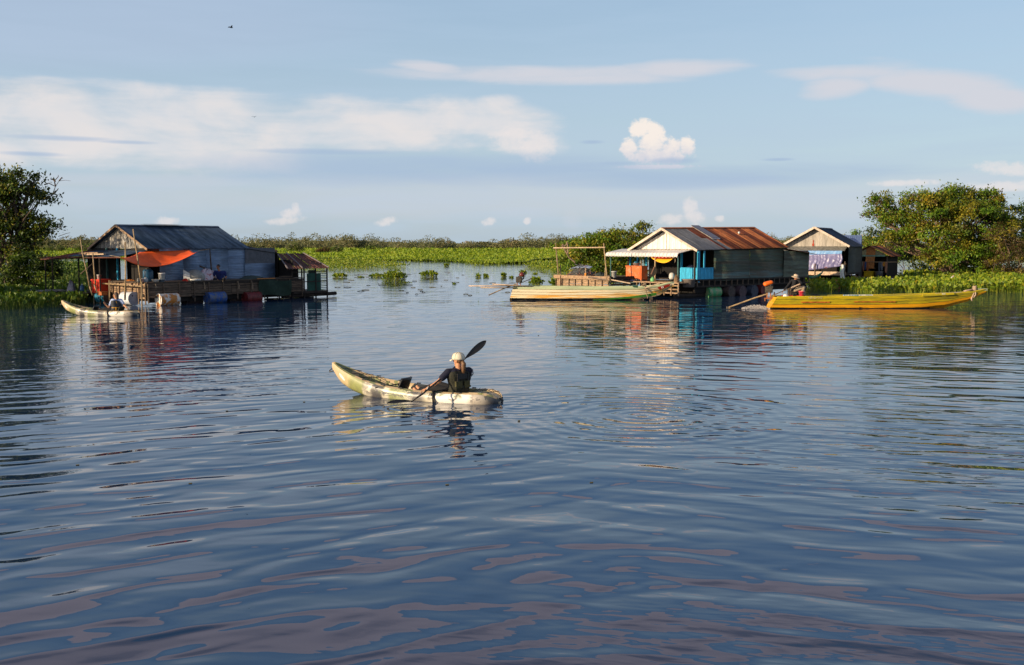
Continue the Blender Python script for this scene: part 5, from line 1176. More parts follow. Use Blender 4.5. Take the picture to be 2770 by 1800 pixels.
single('egret', 'small white and brown bird perched above the right hyacinths', 'bird', MB().ball((0, 0, .14), .11, sc=(1, .7, 1.35)).ball((.05, 0, .32), .055).cap((.09, 0, .32), .015, (.16, 0, .31), .005).cap((0, 0, .02), .012, (0, 0, -.3), .01), mat('white_brown_plumage', (.70, .70, .68), .8, col2=(.32, .14, .09), scale=9, lo=.52, hi=.58), W(2576, 760, 66), 0, True)

# ------------------------------------------------------------ LONG BOATS
def longboat(name, label, loc, rz, secs, mats, L):
    """secs: (x, half top, z sheer, half chine, z chine, z keel)"""
    t = thing(name, label, 'boat', loc, rz)
    def interp(x, k):
        for i in range(len(secs) - 1):
            if secs[i][0] <= x <= secs[i + 1][0]:
                u = (x - secs[i][0]) / (secs[i + 1][0] - secs[i][0]); u = u * u * (3 - 2 * u) * .5 + u * .5; return secs[i][k] * (1 - u) + secs[i + 1][k] * u
        return secs[-1][k]
    N = 48; xs = [secs[0][0] + (secs[-1][0] - secs[0][0]) * i / N for i in range(N + 1)]
    rake = mats.get('rake', 0)
    def X(x, z): return x - rake * max(0, 1 - (x - secs[0][0]) / .8) * (.5 - z)
    def band(f0, f1, nm, m, off=0, xr=(0, 1), rows=2):
        """strip of hull side between two fractions: 0 keel,1 chine,2 sheer"""
        for s in (-1, 1):
            def P(u, v):
                x = secs[0][0] + (secs[-1][0] - secs[0][0]) * (xr[0] + (xr[1] - xr[0]) * u); f = f0 + (f1 - f0) * v
                ht, zs, hc, zc, zk = (interp(x, k) for k in range(1, 6))
                y, z = (hc * f, zk + (zc - zk) * f) if f <= 1 else (hc + (ht - hc) * (f - 1), zc + (zs - zc) * (f - 1))
                return (X(x, z), s * (y + off), z)
            obj(nm, MB().grid(P, N, rows, 0), m, t, True)
    band(0, 1, 'bottom', mats['bottom'])
    band(1, 1.28, 'lower_strake', mats['strake'], .012); band(1.28, 1.8, 'side', mats['side']); band(1.8, 2, 'upper_strake', mats['upper'], .010)
    for f_, rr_ in ((1.30, .007), (1.54, .006), (1.79, .008)):
        for s in (-1, 1):
            pts = []
            for x in xs[:-2]:
                ht, zs, hc, zc, zk = (interp(x, k) for k in range(1, 6)); z = zc + (zs - zc) * (f_ - 1); pts.append((X(x, z), s * (hc + (ht - hc) * (f_ - 1) + .006), z))
            obj('plank_seam', MB().tube(pts, rr_, 4), mat('dark_seam', (.10, .06, .02), .9), t)
    for s in (-1, 1):
        def stain(u, v):
            x = secs[0][0] + .1 + (secs[-1][0] * .72) * u; ht, zs, hc, zc, zk = (interp(x, k) for k in range(1, 6)); z = -.02 + (.07 + .015 * sin(x * 7) + .01 * sin(x * 17)) * v
            f = max(0, (z - zc) / (zs - zc)) ; w = hc + (ht - hc) * f if z > zc else hc * (z - zk) / (zc - zk)
            return (X(x, z), s * (w + .022), z)
        obj('waterline_stain', MB().grid(stain, 40, 2), mat('waterline_grime', (.09, .07, .03), .8, var=.5, scale=4), t, True)
    def inner(u, v):
        x = secs[0][0] + (secs[-1][0] - secs[0][0]) * u; ht, zs, hc, zc, zk = (interp(x, k) for k in range(1, 6)); a = v * 2 - 1
        w = max(ht - .04, .005); dep = min(.34, max(zs - zk - .05, .01)); 
        return (X(x, zs), a * w, zs - dep * (1 - abs(a) ** 6))
    obj('inside', MB().grid(inner, N, 12, 0), mats['inside'], t, True)
    for s in (-1, 1):
        pts = [(X(x, interp(x, 2)), s * (interp(x, 1) - .015), interp(x, 2) + .012) for x in xs]; obj('gunwale', MB().tube(pts, .028, 6), mats['gunwale'], t, True)
    x = secs[0][0]; ht, zs, hc, zc, zk = secs[0][1:]
    obj('transom', MB().add([(X(x, zk), 0, zk), (X(x, zc), hc, zc), (X(x, zs), ht, zs), (X(x, zs), -ht, zs), (X(x, zc), -hc, zc)], [(0, 1, 2, 3, 4)]), mats['transom'], t)
    for q in mats.get('thwarts', []):
        obj('thwart', MB().beam((q, -interp(q, 1) + .02, interp(q, 2) - .08), (q, interp(q, 1) - .02, interp(q, 2) - .08), .2, .03), mats['thwartm'], t)
    return t
ya_ = mat('yellow_hull_paint', (.50, .38, .010), .38, var=.4, scale=1.6, stretch=(.5, 1, 5), col2=(.24, .22, .02), lo=.44, hi=.64, bump=.004)
yo_ = mat('orange_yellow_paint', (.75, .34, .008), .4, var=.25, scale=1, stretch=(.4, 1, 6))
b0 = G(2100, 836); 
yb_t = longboat('long_boat', 'long yellow wooden motor boat with a boatman at the stern', (b0.x, b0.y + .45, 0), R(1.5),
    [(0, .42, .52, .34, .06, -.06), (1.5, .48, .54, .38, .04, -.10), (4.5, .52, .56, .40, .03, -.12), (6.5, .48, .60, .34, .05, -.10), (7.7, .36, .64, .22, .16, -.02), (8.8, .19, .70, .10, .38, .26), (9.72, .07, .84, .04, .74, .68)],
    dict(bottom=yo_, strake=yo_, side=ya_, upper=ya_, inside=mat('dull_inside', (.16, .12, .05), .8), gunwale=ya_, transom=yo_, thwarts=[1.2, 3.2, 5.2], thwartm=wood, rake=.55), 9.5)
def on_boat(t, nm, mb, m, label=None, smooth=False):
    o = obj(nm, mb, m, t, smooth)
    if label: o['label'] = label
    return o
on_boat(yb_t, 'foredeck', MB().prism([(7.55, -.35, .63), (7.55, .35, .63), (8.6, .18, .70), (8.6, -.18, .70)], (0, 0, .03)), mat('weathered_pale_deck', (.34, .28, .20), .8))
on_boat(yb_t, 'coaming', MB().beam((6.6, -.50, .60), (8.1, -.36, .68), .03, .10), ya_)
for (x0, x1, z) in ((1.1, 2.4, .30), (3.5, 5.4, .31)): on_boat(yb_t, 'worn_stripe', MB().beam((x0, -.468 - .006, z), (x1, -.475, z), .012, .05), mat('worn_orange_red', (.50, .13, .01), .6, var=.5, scale=5))
on_boat(yb_t, 'bow_board', MB().box((9.56, 0, .84), (.42, .16, .10)), mat('grey_green_paint', (.30, .34, .20), .6))
# worn pale painted registration marks near the stern (unreadable in the place too)
mk = MB(); xx = 1.42
for k, w in enumerate((.05, .09, .02, .08, .02, .09, .08)):
    if k in (1, 3): 
        for z in (.47, .505, .54): mk.box((xx + w / 2, -.505, z), (w, .008, .013))
    elif k in (5, 6):
        mk.tube([(xx + w / 2 + .04 * cos(a), -.507, .505 + .032 * sin(a)) for a in np.linspace(0, 2 * pi, 12)], .006, 3)
    else: mk.box((xx + w / 2, -.505, .50), (w * .6, .008, .05))
    xx += w + .03
on_boat(yb_t, 'painted_mark', mk, mat('faded_white_paint', (.60, .55, .35), .6))
on_boat(yb_t, 'painted_mark', MB().box((7.45, -.42, .66), (.45, .02, .05)), mat('faded_white_paint', (.60, .55, .35), .6))
single('rope', 'pale rope knotted round the bow tip of the yellow boat', 'rope', MB().tube([(9.2 + .07 * cos(a), .11 * sin(a), .80 + .008 * a) for a in np.linspace(0, 25, 60)], .02, 5).tube([(9.15, -.1, .78), (9.08, -.16, .6), (9.0, -.16, .42), (9.03, -.17, .33)], .035, 5).tube([(9.2, -.1, .8), (9.18, -.17, .6), (9.1, -.18, .48)], .03, 5).tube([(9.15, 0, .84), (8.9, 0, .80), (8.7, -.05, .76)], .04, 5),
       mat('pale_rope', (.55, .40, .28), .9, var=.3), (b0.x, b0.y + .45, 0), R(1.5), True)
def Yb(x, y, z): return Matrix.Rotation(R(1.5), 3, 'Z') @ Vector((x, y, z)) + Vector((b0.x, b0.y + .45, 0))
single('bamboo_rod', 'blue and white striped rod lying along the yellow boat gunwale', 'rod', MB().tube([(0, 0, 0), (1.35, 0, .0)], .025), mat('striped_rod', (.55, .60, .65), .5, scale=9, stretch=(3, .1, .1), col2=(.05, .25, .45), lo=.48, hi=.52), Yb(3.0, -.46, .61), R(1.5))
bk = bucket('pink and red woven basket at the feet of the boatman', Yb(1.15, -.35, .54), .13, .26, mat('pink_red_plastic', (.75, .05, .08), .5, var=.3, scale=9, col2=(.75, .55, .55), lo=.56, hi=.6))
heap('pale crumpled plastic bag on the stern of the yellow boat', 'plastic_bag', 'bag', Yb(.45, -.25, .52), .14, .1, .12, white, 3)
single('box', 'flat red tray under the seat of the boatman', 'tray', MB().box((0, 0, 0), (.9, .3, .05)), mat('dull_red', (.45, .03, .02), .6), Yb(.85, .05, .56))
heap('black bag lying on the yellow boat in front of the boatman', 'bag', 'bag', Yb(1.85, -.15, .52), .25, .14, .10, black, 3)

def engine(label, loc, tankm, s=1., tank=True, yaw=0):
    t = thing('outboard_engine', label, 'engine', loc, yaw)
    em = mat('greasy_engine_metal', (.14, .12, .09), .5, metal=.5, var=.5, scale=20)
    obj('block', MB().box((0, 0, 0), (.30 * s, .26 * s, .28 * s)).box((.05 * s, 0, .12 * s), (.2 * s, .3 * s, .1 * s)), em, t)
    obj('flywheel', MB().lathe([(.13 * s, -.03), (.14 * s, 0), (.13 * s, .03)], (-.02, -.17 * s, .0), 16, Matrix.Rotation(pi / 2, 3, 'X')), em, t)
    obj('exhaust', MB().tube([(.12 * s, .1, .0), (.22 * s, .1, .05), (.24 * s, .1, .22 * s)], .035 * s), mat('black_metal', (.02, .02, .02), .5), t)
    obj('air_filter', MB().lathe([(.07 * s, 0), (.08 * s, .06), (.07 * s, .12)], (.1 * s, 0, .14 * s), 12), black, t)
    if tank:
        obj('fuel_tank', MB().cap((-.16 * s, 0, .25 * s), .10 * s, (.10 * s, 0, .34 * s), .10 * s).cap((-.16 * s, .1, .27 * s), .10 * s, (.10 * s, .1, .34 * s), .10 * s), tankm, t, True)
    for x in (-.08, .08): obj('mount', MB().beam((x, 0, -.14 * s), (x, 0, -.40 * s), .04, .04), mat('rusty_bracket', (.35, .12, .04), .8), t)
    return t
engine('long tail engine with orange fuel tank at the stern of the yellow boat', W(2080, 784, 45.3), mat('orange_tank', (.85, .16, .01), .4), .95)
def longtail(label, pts, Y, r=.03):
    P = [W(x, y, yy) for (x, y), yy in zip(pts, Y)]; b = P[0].copy(); t = thing('propeller_shaft', label, 'shaft', b, 0)
    obj('shaft', MB().tube([p - b for p in P], r, 7), bamboo, t); d = (P[-1] - P[-2]).normalized()
    for k in range(3): obj('blade', MB().box(P[-1] - b + Vector((0, .06 * cos(k * 2.1), .06 * sin(k * 2.1))), (.02, .10, .03)), steel, t)
longtail('pale propeller shaft slanting from the orange tanked engine into the water', [(2078, 795), (2043, 806), (1966, 834)], (45.3, 45.4, 45.6), .035)
til = [W(2086, 801, 45.2), W(2118, 788, 44.95), W(2140, 779, 44.85), W(2164, 769, 44.8)]
tl = thing('tiller', 'long tiller pole held by the boatman in the hat', 'tiller', til[0], 0); obj('rod', MB().tube([p - til[0] for p in til[:3]], .022, 6), wood, tl); obj('grip', MB().tube([p - til[0] for p in til[2:]], .034, 6), plank_pale, tl)
single('bracket', 'rusty stern bracket behind the yellow boat under the engine', 'bracket', MB().beam((-.75, 0, 0), (.2, 0, .06), .08, .06).beam((-.72, 0, -.12), (-.72, 0, .02), .04, .04).beam((-.3, 0, -.18), (-.3, 0, .3), .04, .04), mat('rusty_bracket', (.35, .12, .04), .8), W(2112, 808, 45.3))

cr_ = mat('cream_hull_paint', (.84, .74, .50), .45, var=.2, scale=1.3, stretch=(.4, 1, 9), col2=(.74, .42, .12), lo=.50, hi=.66)
or_ = mat('orange_worn_hull', (.80, .38, .05), .5, var=.25, scale=1.3, stretch=(.5, 1, 8), col2=(.84, .72, .45))
gr_ = mat('pale_green_paint', (.56, .62, .36), .5, var=.2, scale=2, stretch=(.4, 1, 3)); gd_ = mat('deep_green_paint', (.05, .19, .02), .5, var=.3)
p0 = G(1386, 812)
pb = longboat('long_boat', 'long cream and green wooden boat moored across the porch', (p0.x, p0.y + .35, 0), R(-1.0),
    [(0, .40, .70, .30, .10, -.05), (2.5, .47, .67, .38, .09, -.10), (5.0, .48, .65, .36, .12, -.08), (6.6, .38, .66, .24, .20, .0), (7.6, .23, .74, .11, .38, .20), (8.45, .05, .92, .03, .80, .70)],
    dict(bottom=or_, strake=or_, side=cr_, upper=gr_, inside=mat('pale_inside', (.30, .30, .20), .8), gunwale=gr_, transom=gr_, thwarts=[1.5, 4.0], thwartm=wood, rake=.3), 8.5)
on_boat(pb, 'bow_patch', MB().prism([(7.55, -.26, .66), (7.85, -.20, .74), (8.25, -.10, .84), (8.2, -.09, .72), (7.7, -.19, .52)], (0, -.02, 0)), mat('red_bow_paint', (.45, .03, .015), .5))
on_boat(pb, 'bow_mark', MB().tube([(7.82 + .05 * cos(a), -.225, .67 + .045 * sin(a)) for a in np.linspace(0, 2 * pi, 14)], .012, 4), white)
on_boat(pb, 'lower_green', MB().grid(lambda u, v: (4.2 + 3.3 * u, -.41 + .17 * u * u - .02 * v, .02 + .22 * u * u + .14 * v * (.2 + .8 * u)), 20, 2, .01), gd_)
on_boat(pb, 'stern_deck', MB().prism([(.05, -.38, .68), (.05, .38, .68), (1.0, .42, .67), (1.0, -.42, .67)], (0, 0, .03)), gr_)
def Pb(x, y, z): return Matrix.Rotation(R(-1), 3, 'Z') @ Vector((x, y, z)) + Vector((p0.x, p0.y + .35, 0))
engine('black and red engine on the stern of the cream boat', Pb(.35, 0, 1.05), mat('black_metal', (.02, .02, .02), .5), 1.1, False)
single('fuel_can', 'dark red rounded can on top of the black engine', 'can', MB().ball((0, 0, 0), .15, sc=(1, .9, .85)).lathe([(.04, 0), (.04, .16)], n=8), mat('dark_red_can', (.16, .025, .02), .35), Pb(.50, 0, 1.30), 0, True)
for k, (a, c, lb, m) in enumerate([((1268, 774), (1405, 774), 'long bamboo pole sticking out behind the cream boat, topmost of three', plank_pale), ((1332, 769), (1450, 776), 'bamboo pole lying over the cream boat stern, right one of three', plank_pale), ((1300, 779), (1398, 779), 'lowest of three bamboo poles behind the cream boat', bamboo)]):
    A, B = W(a[0], a[1], 51.6), W(c[0], c[1], 51.8); single('bamboo_pole', lb, 'pole', MB().tube([(0, 0, 0), B - A], .03), m, A, 0, True, 'poles on the stern of the cream boat')
longtail('brown propeller shaft of the cream boat dipping into the water', [(1398, 768), (1360, 782), (1322, 799)], (51.9, 51.8, 51.6))
single('tiller', 'thin dark tiller rod rising from the black engine', 'tiller', MB().tube([W(1404, 768, 51.9), W(1438, 754, 51.7)], .02), darkwood)
single('rope', 'knotted rope and chain hanging over the cream boat bow', 'rope', MB().tube([Pb(6.9, -.36, .72), Pb(6.93, -.40, .5), Pb(7.0, -.40, .3), Pb(7.05, -.38, .1)], .03, 5).tube([Pb(6.85 + .12 * cos(a), -.27 + .1 * sin(a), .70 + .02 * a) for a in np.linspace(0, 9, 20)], .03, 5), mat('muddy_rope', (.26, .19, .12), .9))
single('bamboo_pole', 'yellow bamboo boathook resting on the cream boat bow', 'pole', MB().tube([W(1745, 780, 51.6), W(1786, 766, 51.4)], .03), plank_pale)
single('box', 'small dark green box on the cream boat before the bow', 'box', MB().box((0, 0, 0), (.26, .2, .10)).box((0, 0, .06), (.28, .22, .02)), mat('dark_green_plastic', (.02, .08, .04), .5), Pb(6.4, -.3, .70))

# propeller wash
def foam(px0, px1, py, Y0, n, label, hgt=.10):
    mb = MB()
    for k in range(n):
        px = px0 + (px1 - px0) * random.betavariate(2.2, 1.6); p = G(px, py + random.gauss(0, 1.3)); r = random.uniform(.008, .024); p.z = random.uniform(0, hgt) * random.random() * sin(pi * (px - px0) / (px1 - px0))
        mb.ball(p, r, 5, (1.6, 1.2, .8))
    tag(obj('foam', mb, mat('foam', (.55, .50, .46), .4, var=.3)), label, 'foam', kind='stuff')
foam(2005, 2084, 834, 45, 420, 'churned white wash behind the stern of the yellow boat', .16)

# ------------------------------------------------------------ KAYAKS
def camo():
    m = bpy.data.materials.new('camo_plastic'); m.use_nodes = True; t = m.node_tree; b = NB(t); p = t.nodes['Principled BSDF']
    oc = b.n('ShaderNodeTexCoord').outputs['Object']; x, y, z = b.sep(oc)
    nz = b.noise(oc, 2.2, 4, .6, .5); u = b.m('ADD', b.m('DIVIDE', x, 3.65), b.m('MULTIPLY', b.m('SUBTRACT', nz, .5), .05))
    u = b.m('ADD', u, b.m('MULTIPLY', z, .07))
    r = b.n('ShaderNodeValToRGB'); r.color_ramp.interpolation = 'LINEAR'; b.inp(r.inputs[0], u)
    tan, grn, wht, blk = (.56, .41, .26), (.17, .19, .085), (.82, .77, .68), (.06, .06, .065)
    seq = [(0, blk), (.03, blk), (.06, (.30, .27, .23)), (.12, (.46, .40, .33)), (.15, wht), (.29, wht), (.36, (.62, .56, .42)), (.395, (.20, .19, .17)), (.44, (.14, .13, .12)), (.46, (.60, .57, .48)), (.50, (.40, .41, .24)), (.58, (.30, .32, .14)), (.60, (.62, .58, .46)), (.63, (.60, .54, .42)), (.645, (.09, .09, .09)), (.70, (.12, .11, .11)), (.715, (.60, .55, .45)), (.76, (.55, .50, .38)), (.775, (.25, .27, .10)), (.86, (.27, .28, .10)), (.885, (.48, .39, .21)), (1, tan)]
    e = r.color_ramp.elements
    while len(e) < len(seq): e.new(.5)
    for i, (q, c) in enumerate(seq): e[i].position = q; e[i].color = (*c, 1)
    # a second, coarser blotching over the top deck edge
    n2 = b.noise(b.mapv(oc, (1, 1, .4)), 3.5, 3, .55, 1.0)
    top = b.mr(z, .10, .17)
    tf = b.m('MULTIPLY', top, b.mr(n2, .50, .56))
    c = b.mix(b.m('MULTIPLY', tf, b.mr(x, 2.6, 2.2, 0, .8)), r.outputs[0], grn)
    sp = b.noise(oc, 5, 5, .7, .8); c = b.mix(b.m('MULTIPLY', b.m('MULTIPLY', b.mr(sp, .50, .55), b.mr(z, .03, .13)), b.mr(x, 2.9, 2.5, .15, .9)), c, (.07, .07, .075))
    b.inp(p.inputs['Base Color'], c); p.inputs['Roughness'].default_value = .38
    return m
camo_m = camo()
deck_m = mat('kayak_deck_plastic', (.50, .37, .21), .4, var=.2, scale=2.6, col2=(.22, .23, .10), lo=.50, hi=.54, rnd=0)
KS = [  # x, half width, rim z, bottom z  (stern -> bow)
    (0.0, .10, .10, .00), (.06, .24, .17, -.05), (.25, .33, .21, -.08), (.8, .41, .20, -.10), (1.6, .43, .20, -.10), (2.2, .40, .24, -.07), (2.7, .33, .31, -.01), (3.1, .24, .41, .09), (3.4, .14, .51, .22), (3.58, .055, .59, .40), (3.64, .02, .61, .50)]
def kint(x, k):
    xs = [q[0] for q in KS]; return float(np.interp(x, xs, [q[k] for q in KS]))
def ksm(x, k): return (kint(x - .06, k) + 2 * kint(x, k) + kint(x + .06, k)) / 4
def kayak(label, loc, rz):
    t = thing('kayak', label, 'kayak', loc, rz, 'camouflage kayaks')
    prof = [(0, 0), (.55, .02), (.86, .20), (1.0, .55), (.98, .85), (.90, 1.0)]        # half width factor, height factor
    def outer(u, v):
        x = 3.64 * u; w, zr, zb = ksm(x, 1), ksm(x, 2), ksm(x, 3); s = v * 2 - 1; q = (1 - abs(s)) * 1.0; q = 1 - q; q = abs(s) * 5
        i = min(int(q), 4); f = q - i; a = prof[i][0] * (1 - f) + prof[i + 1][0] * f; h = prof[i][1] * (1 - f) + prof[i + 1][1] * f
        return (x, (1 if s > 0 else -1) * w * a, zb + (zr - zb) * h)
    hull = MB().grid(outer, 56, 20); 
    # close the stern
    w = 21; hull.f.append(tuple(range(0, w)))
    obj('hull', hull, camo_m, t, True)
    def deck(u, v):
        x = .01 + 3.62 * u; w, zr = ksm(x, 1), ksm(x, 2); s = v * 2 - 1; a = abs(s)
        rim = .90 * w; dep = 0
        if .55 < x < 3.35: k = min(1, (x - .55) / .12, (3.35 - x) / .2); dep = k * min(.20, (zr - ksm(x, 3)) * .62)
        elif x <= .5: dep = .03
        prof_ = 1 if a < .66 else max(0, 1 - (a - .66) / .12) if a < .78 else 0
        ribs = .018 * (sin(x * 26) > .3) * (.6 < a < .8) * (x > 1.9)
        bump = .10 * math.exp(-((x - 1.75) / .11) ** 2) * (a < .62) + .07 * math.exp(-((x - .62) / .1) ** 2) * (a < .6)
        hum = .035 * (1 - a * a) if x <= .5 else 0
        return (x, s * rim, zr - dep * prof_ + .022 * (1 if .78 <= a < .93 else 0) + ribs + bump * (dep > .05) + hum)
    obj('deck', MB().grid(deck, 90, 30), deck_m, t, True)
    # footwell ribs on the far inner wall
    for k in range(6):
        x = 2.15 + k * .19; obj('foot_rib', MB().box((x, -.72 * ksm(x, 1), ksm(x, 2) - .07), (.06, .05, .11)), deck_m, t)
    # seats
    for x, lb in ((.80, None), (2.02, None)):
        st = obj('seat', MB().grid(lambda u, v: (x + .06 + .36 * u, (v - .5) * .42, .13 + .03 * (2 * v - 1) ** 2 + (.02 * u)), 4, 6, .04), black, t, True)
        obj('backrest', MB().grid(lambda u, v: (x - .02 - .10 * u + .05 * (2 * v - 1) ** 2, (v - .5) * (.44 - .06 * u), .16 + .23 * u), 5, 8, .04), black, st, True)
        for s in (-1, 1): obj('strap', MB().tube([(x, s * .2, .30), (x + .2, s * .30, .26), (x + .42, s * .37, .22)], .012, 4), black, st)
    obj('strap', MB().tube([(1.18, .36, .24), (1.17, .415, .19), (1.16, .44, .10), (1.15, .43, -.01)], .020, 5), black, t)
    obj('strap', MB().tube([(1.16, .435, .13), (1.12, .45, .05), (1.10, .44, -.01)], .012, 5), black, t)
    # bungee cords, handles, hatch
    for pts in ([(3.35, .14), (3.10, -.19), (2.85, .26), (2.62, -.26)], [(3.35, -.13), (3.10, .20), (2.85, -.23), (2.62, .28)], [(.12, .20), (.26, -.26), (.42, .27), (.55, -.30)], [(.12, -.20), (.26, .26), (.42, -.27), (.55, .30)]):
        obj('bungee_cord', MB().tube([(x, y, ksm(x, 2) + .035) for x, y in pts], .006, 4), black, t)
    for s in (-1, 1):
        for x in (.7, 1.9, 2.3, 2.75): obj('deck_fitting', MB().box((x, s * .86 * ksm(x, 1), ksm(x, 2) + .03), (.08, .025, .018)), black, t)
    obj('bow_handle', MB().tube([(3.58, 0, .55), (3.72, .0, .44), (3.70, .03, .42), (3.6, .03, .45)], .012, 5), black, t)
    obj('stern_handle', MB().tube([(.02, 0, .12), (-.06, 0, .08), (-.05, .02, .05), (.0, .02, .06)], .012, 5), black, t)
    obj('drain_cap', MB().box((-.012, .06, .04), (.03, .05, .06)), mat('yellowed_plastic', (.65, .58, .42), .5), t)
    obj('hull_mark', MB().grid(lambda u, v: (3.30 + .16 * (u - .5) , 0, 0) if False else (3.32 + .17 * (u - .5), .92 * ksm(3.32 + .17 * (u - .5), 1) + .012, .36 + .035 * (2 * v - 1) * math.sqrt(max(0, 1 - (2 * u - 1) ** 2)) + (u - .5) * .12), 10, 4, .004), white, t)
    return t
k1 = kayak('camouflage kayak in the foreground under the paddler in a cream cap', (-.215, 18.06, -.035), R(156))
k2 = dup(k1, G(367, 857) + Vector((0, .30, 0)), R(167), 'camouflage kayak farther off beside the left floating house', .97)

# ------------------------------------------------------------ PEOPLE
def remeshed(name, mb, m, parent, vox, smooth_it=4):
    me = mkmesh('tmp', mb); o = bpy.data.objects.new('tmp', me); COL.objects.link(o)
    md = o.modifiers.new('r', 'REMESH'); md.mode = 'VOXEL'; md.voxel_size = vox
    ms = o.modifiers.new('s', 'SMOOTH'); ms.iterations = smooth_it; ms.factor = .5
    dg = bpy.context.evaluated_depsgraph_get(); ev = o.evaluated_get(dg); me2 = bpy.data.meshes.new_from_object(ev)
    bpy.data.objects.remove(o); bpy.data.meshes.remove(me); me2.name = name
    me2.materials.clear(); me2.materials.append(m); me2.shade_smooth()
    r = bpy.data.objects.new(name, me2); COL.objects.link(r); r.parent = parent
    return r
def hand(mb, wrist, d, palm_n, thumb_side, curl=.9, s=1.):
    d = d.normalized(); n = (palm_n - d * palm_n.dot(d)).normalized(); sd = d.cross(n).normalized() * thumb_side
    c = wrist + d * .045 * s
    for q in (-1.2, -.4, .4, 1.2): mb.cap(wrist + sd * q * .012 * s, .016 * s, wrist + d * .085 * s + sd * q * .018 * s, .013 * s, 8)
    for i, L in enumerate((.070, .078, .073, .058)):
        q = (1.3 - i * .87) * .019 * s; k0 = wrist + d * .088 * s + sd * q
        a1 = (d * cos(curl * .6) + n * sin(curl * .6)); k1_ = k0 + a1 * L * .5 * s; a2 = (d * cos(curl * 1.5) + n * sin(curl * 1.5)); k2_ = k1_ + a2 * L * .45 * s
        mb.cap(k0, .0092 * s, k1_, .0082 * s, 7); mb.cap(k1_, .0082 * s, k2_, .007 * s, 7)
    t0 = wrist + d * .025 * s + sd * .026 * s; t1 = t0 + (d * .7 + sd * .6 + n * .35).normalized() * .038 * s; t2 = t1 + (d * .7 + n * .7).normalized() * .028 * s
    mb.cap(t0, .013 * s, t1, .010 * s, 7); mb.cap(t1, .010 * s, t2, .008 * s, 7)
def head(mb, c, f, up, s=1.):
    """cranium, jaw, nose, brow, ears facing f"""
    f = (f - up * f.dot(up)).normalized(); r = f.cross(up).normalized()
    mb.ball(c + up * .025 * s - f * .012 * s, .083 * s, 14, (.92, 1.05, 1.05), Matrix((r, f, up)).transposed())
    mb.cap(c + f * .02 * s, .068 * s, c + f * .045 * s - up * .085 * s, .036 * s)
    mb.cap(c + f * .085 * s + up * .01 * s, .010 * s, c + f * .105 * s - up * .022 * s, .014 * s, 8)
    mb.cap(c + f * .078 * s + up * .028 * s - r * .03 * s, .012 * s, c + f * .078 * s + up * .028 * s + r * .03 * s, .012 * s, 8)
    mb.cap(c + f * .080 * s - up * .052 * s - r * .016 * s, .008 * s, c + f * .080 * s - up * .052 * s + r * .016 * s, .008 * s, 8)
    for q in (-1, 1): mb.ball(c + r * q * .080 * s - f * .008 * s, .026 * s, 8, (.35, .75, 1.15), Matrix((r, f, up)).transposed())
